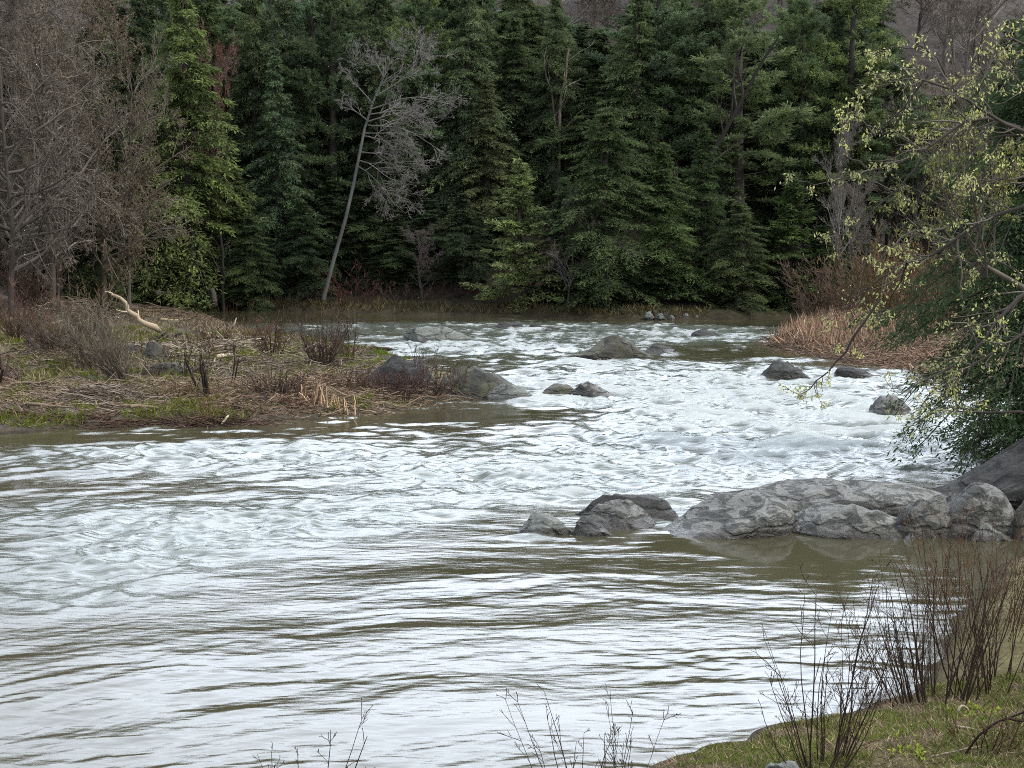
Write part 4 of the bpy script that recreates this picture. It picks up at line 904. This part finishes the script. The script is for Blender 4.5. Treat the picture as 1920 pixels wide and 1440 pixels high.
# ------------------------------------------------------------------ near bank shrubs
def NB(px, D): x = PD(px, 441, D)[0]; return (x, D, gz(x, D))
shrub(0, 0, 1.95, .42, 40, 60, dk, 'dense clump of dark upright alder stems on the near bank', (1.25, 1.05, .95), (-.06, .05), .011, .0028, (4, 2), 'alder_shrub', base=NB(1775, 17.2), foot=.5)
shrub(0, 0, 2.1, .5, 34, 61, dk, 'second dark alder clump, cut by the edge of the view', (1.4, 1.1, .95), (.02, .05), .010, .0028, (4, 2), 'alder_shrub', base=NB(1890, 17.8), foot=.6)
shrub(0, 0, 2.0, .6, 60, 62, dk, 'reddish olive haze of fine twigs behind the dark alder stems', (2.0, 1.5, 1.0), (.05, 0), .006, .0028, (8, 3), 'twig_thicket', base=NB(1890, 20.5), foot=.9)
shrub(0, 0, 1.7, .5, 36, 63, dk, 'fine grey-green twigs at the water side of the alder clump', (1.6, 1.6, 1.2), (-.1, 0), .005, .0025, (6, 2), 'twig_thicket', base=NB(1750, 18.2), foot=.5)
shrub(0, 0, 2.05, .30, 15, 64, dk, 'tall thin reddish stems rising from the near turf in front of the pool', (1.0, .8, .75), (-.02, .02), .010, .003, (5, 2), 'willow_shrub', base=NB(1565, 14.7), foot=.22)
shrub(0, 0, 1.2, .9, 14, 65, dk, 'low arching stems at the foot of the tall thin reddish stems', (1.2, 1.0, .8), (-.25, 0), .009, .003, (5, 2), 'willow_shrub', base=NB(1550, 14.4), foot=.2)
shrub(0, 0, 1.3, .45, 17, 66, dk, 'sparse dark stems standing before the river, middle of the lower edge', (.9, .8, .8), (-.03, 0), .008, .003, (5, 2), 'willow_shrub', base=NB(1120, 14.0), foot=.42)
shrub(0, 0, 1.35, .7, 11, 67, dk, 'few forked dark twigs poking up at the lower edge over open water', (.8, .75, .75), (-.1, 0), .009, .003, (5, 2), 'willow_shrub', base=NB(520, 13.4), foot=.5)
shrub(0, 0, .9, .6, 6, 68, dk, 'faint thin twigs at the lower edge between the two sparse shrubs', (.8, .75, .75), (0, 0), .006, .0025, (5, 3), 'willow_shrub', base=NB(820, 13.4), foot=.4)
shrub(0, 0, .7, 1.0, 20, 69, dk, 'low tangle of reddish twigs on the near bank corner', (1.7, 1.2, .9), (.1, 0), .007, .003, (7, 3), 'twig_thicket', base=NB(1890, 15.0), foot=.5)
shrub(0, 0, .8, .8, 16, 70, dk, 'low twigs behind the turf at the water edge by the alder clump', (1.4, 1.1, .9), (-.2, 0), .006, .003, (7, 3), 'twig_thicket', base=NB(1660, 17.6), foot=.5)
for i, (px, D) in enumerate([(1840, 16.2), (1885, 16.6), (1740, 14.6)]):
    lab = ['yellow-green leafy sprig beside the twisted pale root', 'yellow-green leafy sprig at the foot of the second alder clump', 'low yellow-green leafy sprig on the straw near the lower edge'][i]
    shrub(0, 0, .28, .9, 14, 75 + i, dk, lab, (1.5, 1.5, .8), (0, 0), .004, .002, (5, 0), 'leafy_sprig', 'plant', .12, .1, NB(px, D), 260, (1.0, 1.1, .7), 'bud', .05)
log([(1795, 1338), (1800, 1322, .0), (1815, 1330, .05), (1818, 1345, .1), (1808, 1352, .05), (1812, 1372, -.1)], .016, .010, 'pale', 'twisted pale root curled on the turf below the alder clump', 'driftwood_root', (1.3, 1.25, 1.2), 21, sides=7)
log([(1810, 1415), (1835, 1380, -.1), (1870, 1355, -.1), (1925, 1335, -.1)], .014, .010, 'darktwig', 'dark arching branch over the near bank corner', 'fallen_branch', (.8, .7, .7), 22, 6, cat='branch')
log([(1745, 1420), (1790, 1410), (1840, 1400)], .012, .007, 'pale', 'thin straight grey stick lying on the straw', 'driftwood_stick', (.9, .85, .8), 23)
log([(1790, 1362), (1830, 1370), (1880, 1376)], .014, .007, 'pale', 'grey stick behind the twisted pale root', 'driftwood_stick', (.8, .75, .7), 24)
log([(1800, 1345), (1850, 1340), (1915, 1345)], .02, .012, 'pale', 'grey-brown branch lying across the foot of the second alder clump', 'fallen_branch', (.6, .55, .5), 25, 4, cat='branch')
rock(1410, 1530, 0, 1424, dome, 'rockpale', 'white flat stone half buried in the turf at the lower edge', 80, .9, .12, 4, 'stone', base=on(1470, 1487), sink=.05)

# ------------------------------------------------------------------ big dark hemlock and budding trees on the shore
T, C = conifer(91, 12.5, 4.7, 'hemlock', fine=True)
x, y = 13.9, 37.0
root = empty('hemlock_tree', (x, y, gz(x, y) - .2)); tag(root, 'big dark near hemlock drooping its boughs over the rapids behind the budding tree', 'hemlock')
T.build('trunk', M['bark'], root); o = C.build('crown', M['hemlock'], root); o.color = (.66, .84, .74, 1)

def budding(name, label, D, base, limbs, seed, lv, nleaf, leaf, col, twigcol, trunk, minr=.004, dz=1.6):
    root = empty(name, base); tag(root, label, 'budding tree'); b0 = np.array(base, float)
    r = np.random.default_rng(seed); T = MB(); K = 9
    tq = np.array([PD(a, b_, D + d_) - b0 for a, b_, d_ in trunk]); t = np.linspace(0, 1, K); s = np.linspace(0, 1, len(tq))
    tq = np.concatenate([[[0, 0, -.2]], tq]); s = np.linspace(0, 1, len(tq)); tq = np.stack([np.interp(t, s, tq[:, k]) for k in range(3)], 1)
    T.tubes(tq[None], np.linspace(.13, .05, K)[None], 8); T.build('trunk', M['twig'], root).color = (*twigcol, 1)
    T = MB(); tips = []
    for i, lm in enumerate(limbs):
        q = np.array([PD(a, b_, D + (i % 5 - 2) * dz * .35 * (k / max(len(lm) - 1, 1)) ) - b0 for k, (a, b_) in enumerate(lm)])
        t = np.linspace(0, 1, 9); s = np.linspace(0, 1, len(q)); q = np.stack([np.interp(t, s, q[:, k]) for k in range(3)], 1)
        q[1:-1] = (q[:-2] + 2 * q[1:-1] + q[2:]) / 4; q[1:] += r.normal(0, .02, (8, 3))
        L_ = np.linalg.norm(np.diff(q, axis=0), axis=1).sum()
        tips.append(grow(q[None], np.linspace(.012 + .006 * L_, .006, 9)[None], lv(L_), r, T, .03, .03, 6, minr))
    T.build('branches', M['twig'], root).color = (*twigcol, 1)
    e = np.concatenate([tp[:, 1:].reshape(-1, 3) for tp in tips]); B = MB()
    pk = r.integers(0, len(e), nleaf); c = e[pk]
    for j in range(3):
        B.leaves(c + r.normal(0, leaf * .45, c.shape), unit(r.normal(0, .6, c.shape) + [0, 0, -.7]), r.normal(0, 1, c.shape) + [0, -.6, .2], leaf * r.uniform(.6, 1.2, nleaf), leaf * r.uniform(.28, .5, nleaf), np.clip(r.uniform(0, 1, nleaf), 0, 1))
    B.build('leaves', M['bud'], root).color = (*col, 1)
    return root
LIMBS = [[(2040, 300), (1913, 240), (1847, 217), (1787, 167), (1740, 142), (1690, 150), (1655, 160)], [(1913, 240), (1830, 213), (1800, 230), (1760, 267), (1727, 300), (1630, 317), (1570, 340), (1525, 345)],
         [(2040, 260), (1920, 247), (1853, 260), (1827, 287), (1790, 330)], [(1727, 300), (1707, 333), (1657, 380), (1600, 420), (1570, 450)], [(2050, 350), (1920, 383), (1847, 410), (1780, 453), (1753, 480), (1697, 493), (1647, 523), (1600, 557), (1590, 585)],
         [(1780, 445), (1767, 430), (1713, 433), (1677, 457), (1640, 500)], [(2040, 480), (1917, 543), (1863, 613), (1807, 680), (1747, 710), (1690, 740)], [(2060, 560), (1920, 620), (1880, 657), (1813, 687), (1760, 720), (1720, 770)],
         [(1650, 560), (1600, 640), (1570, 677), (1530, 715), (1500, 745)], [(2060, 800), (1920, 763), (1853, 780), (1797, 763), (1760, 763), (1720, 790)],
         [(2040, 120), (1930, 90), (1870, 60), (1850, 150), (1815, 175)], [(1850, 150), (1835, 120), (1840, 70), (1845, 55)], [(1790, 170), (1760, 110), (1720, 85), (1660, 90)], [(1740, 142), (1700, 200), (1660, 230), (1640, 255)], [(1720, 145), (1680, 120), (1640, 100)],
         [(2040, 450), (1960, 330), (1900, 330), (1850, 345), (1810, 330)], [(1853, 613), (1800, 600), (1840, 650), (1800, 730)], [(1630, 317), (1600, 300), (1580, 280), (1575, 210)],
         [(2050, 620), (1960, 560), (1900, 500), (1860, 480), (1820, 520)], [(1700, 494), (1680, 540), (1650, 600)], [(1640, 255), (1610, 220), (1580, 205)], [(2040, 200), (1980, 180), (1920, 170), (1890, 130), (1870, 100)]]
base = (9.6, 21.5, gz(9.6, 21.5))
budding('budding_tree', 'nearest budding tree reaching thin branches with yellow-green catkins over the river', 21.5, base, LIMBS, 12,
        lambda L_: [(max(6, int(L_ * 6)), .22 if L_ > 2 else .35, .9, 5), (4, .5, .8, 4)], 1400, .066, (1.5, 1.45, 2.1), (.6, .56, .5), [(2090, 900, 0), (2070, 600, 0), (2050, 350, 0), (2020, 120, 0), (1990, -80, 0)])
LB = [[(1850, 520), (1830, 400), (1800, 300), (1790, 230)], [(1850, 520), (1810, 430), (1760, 350), (1730, 280)], [(1850, 520), (1790, 470), (1730, 430), (1690, 400)], [(1860, 500), (1870, 400), (1860, 300)], [(1840, 480), (1780, 400), (1760, 320), (1770, 250)], [(1850, 450), (1880, 380), (1900, 300)]]
bx = PD(2010, 441, 34)[0]; base = (bx + .6, 33, gz(bx + .6, 33))
budding('budding_tree', 'fuller yellow-green budding tree between the near branches and the dark hemlock', 33, base, LB, 13,
        lambda L_: [(14, .45, .8, 5), (8, .5, .8, 4)], 1100, .085, (.60, .60, .66), (.6, .55, .45), [(1990, 700, 0), (1960, 600, 0), (1920, 540, 0), (1850, 500, 0)], .006)

# ------------------------------------------------------------------ world, sun, view
w = bpy.data.worlds.new('World'); S.world = w; w.use_nodes = True
nt = w.node_tree; nt.nodes.clear()
SUN_EL, SUN_AZ = math.radians(44), math.radians(106)        # azimuth measured from +Y (ahead) towards +X
sky = nd(nt, 'ShaderNodeTexSky'); sky.sky_type = 'NISHITA'; sky.sun_disc = False; sky.sun_elevation = SUN_EL; sky.sun_rotation = SUN_AZ
tc = nd(nt, 'ShaderNodeTexCoord')
nz = nt.nodes.new('ShaderNodeMapping'); nz.inputs['Scale'].default_value = (1, 1, 2.2); nt.links.new(tc.outputs['Generated'], nz.inputs[0])
cn = noise(nt, nz.outputs[0], 2.3, 7, .55, .3)
cov_ = ramp(nt, cn, [(.26, (0, 0, 0)), (.46, (1, 1, 1))])
dv = nd(nt, 'ShaderNodeVectorMath'); dv.operation = 'DOT_PRODUCT'; nt.links.new(tc.outputs['Generated'], dv.inputs[0]); dv.inputs[1].default_value = (.10, .87, .48)
gl = mth(nt, 'POWER', mth(nt, 'MAXIMUM', dv.outputs['Value'], 0.0), 5.0)
cb = mth(nt, 'ADD', 13.5, mth(nt, 'MULTIPLY', gl, 49.0))     # clouds brightened low ahead, off the sun, so the water reflects white
cc = nd(nt, 'ShaderNodeVectorMath'); cc.operation = 'SCALE'; cc.inputs[0].default_value = (.85, .945, 1.08); nt.links.new(cb, cc.inputs['Scale'])
mx = mixc(nt, cov_, sky.outputs[0], cc.outputs[0])
bg = nd(nt, 'ShaderNodeBackground'); nt.links.new(mx, bg.inputs[0]); bg.inputs[1].default_value = .10
ow = nd(nt, 'ShaderNodeOutputWorld'); nt.links.new(bg.outputs[0], ow.inputs[0])
sd = bpy.data.lights.new('sun', 'SUN'); sd.energy = 3.2; sd.angle = math.radians(6); sd.color = (1, .96, .90)
so = bpy.data.objects.new('sun', sd); COL.objects.link(so)
dvec = Vector((math.sin(SUN_AZ) * math.cos(SUN_EL), math.cos(SUN_AZ) * math.cos(SUN_EL), math.sin(SUN_EL)))
so.rotation_euler = dvec.to_track_quat('Z', 'Y').to_euler(); so.location = (0, 0, 60)
S.view_settings.view_transform = 'Standard'; S.view_settings.look = 'None'; S.view_settings.exposure = 0.22; S.view_settings.gamma = 1.0
S.cycles.use_denoising = False; S.cycles.filter_width = 1.0; S.cycles.max_bounces = 5; S.cycles.diffuse_bounces = 3; S.cycles.glossy_bounces = 2; S.cycles.transmission_bounces = 2; S.cycles.transparent_max_bounces = 4
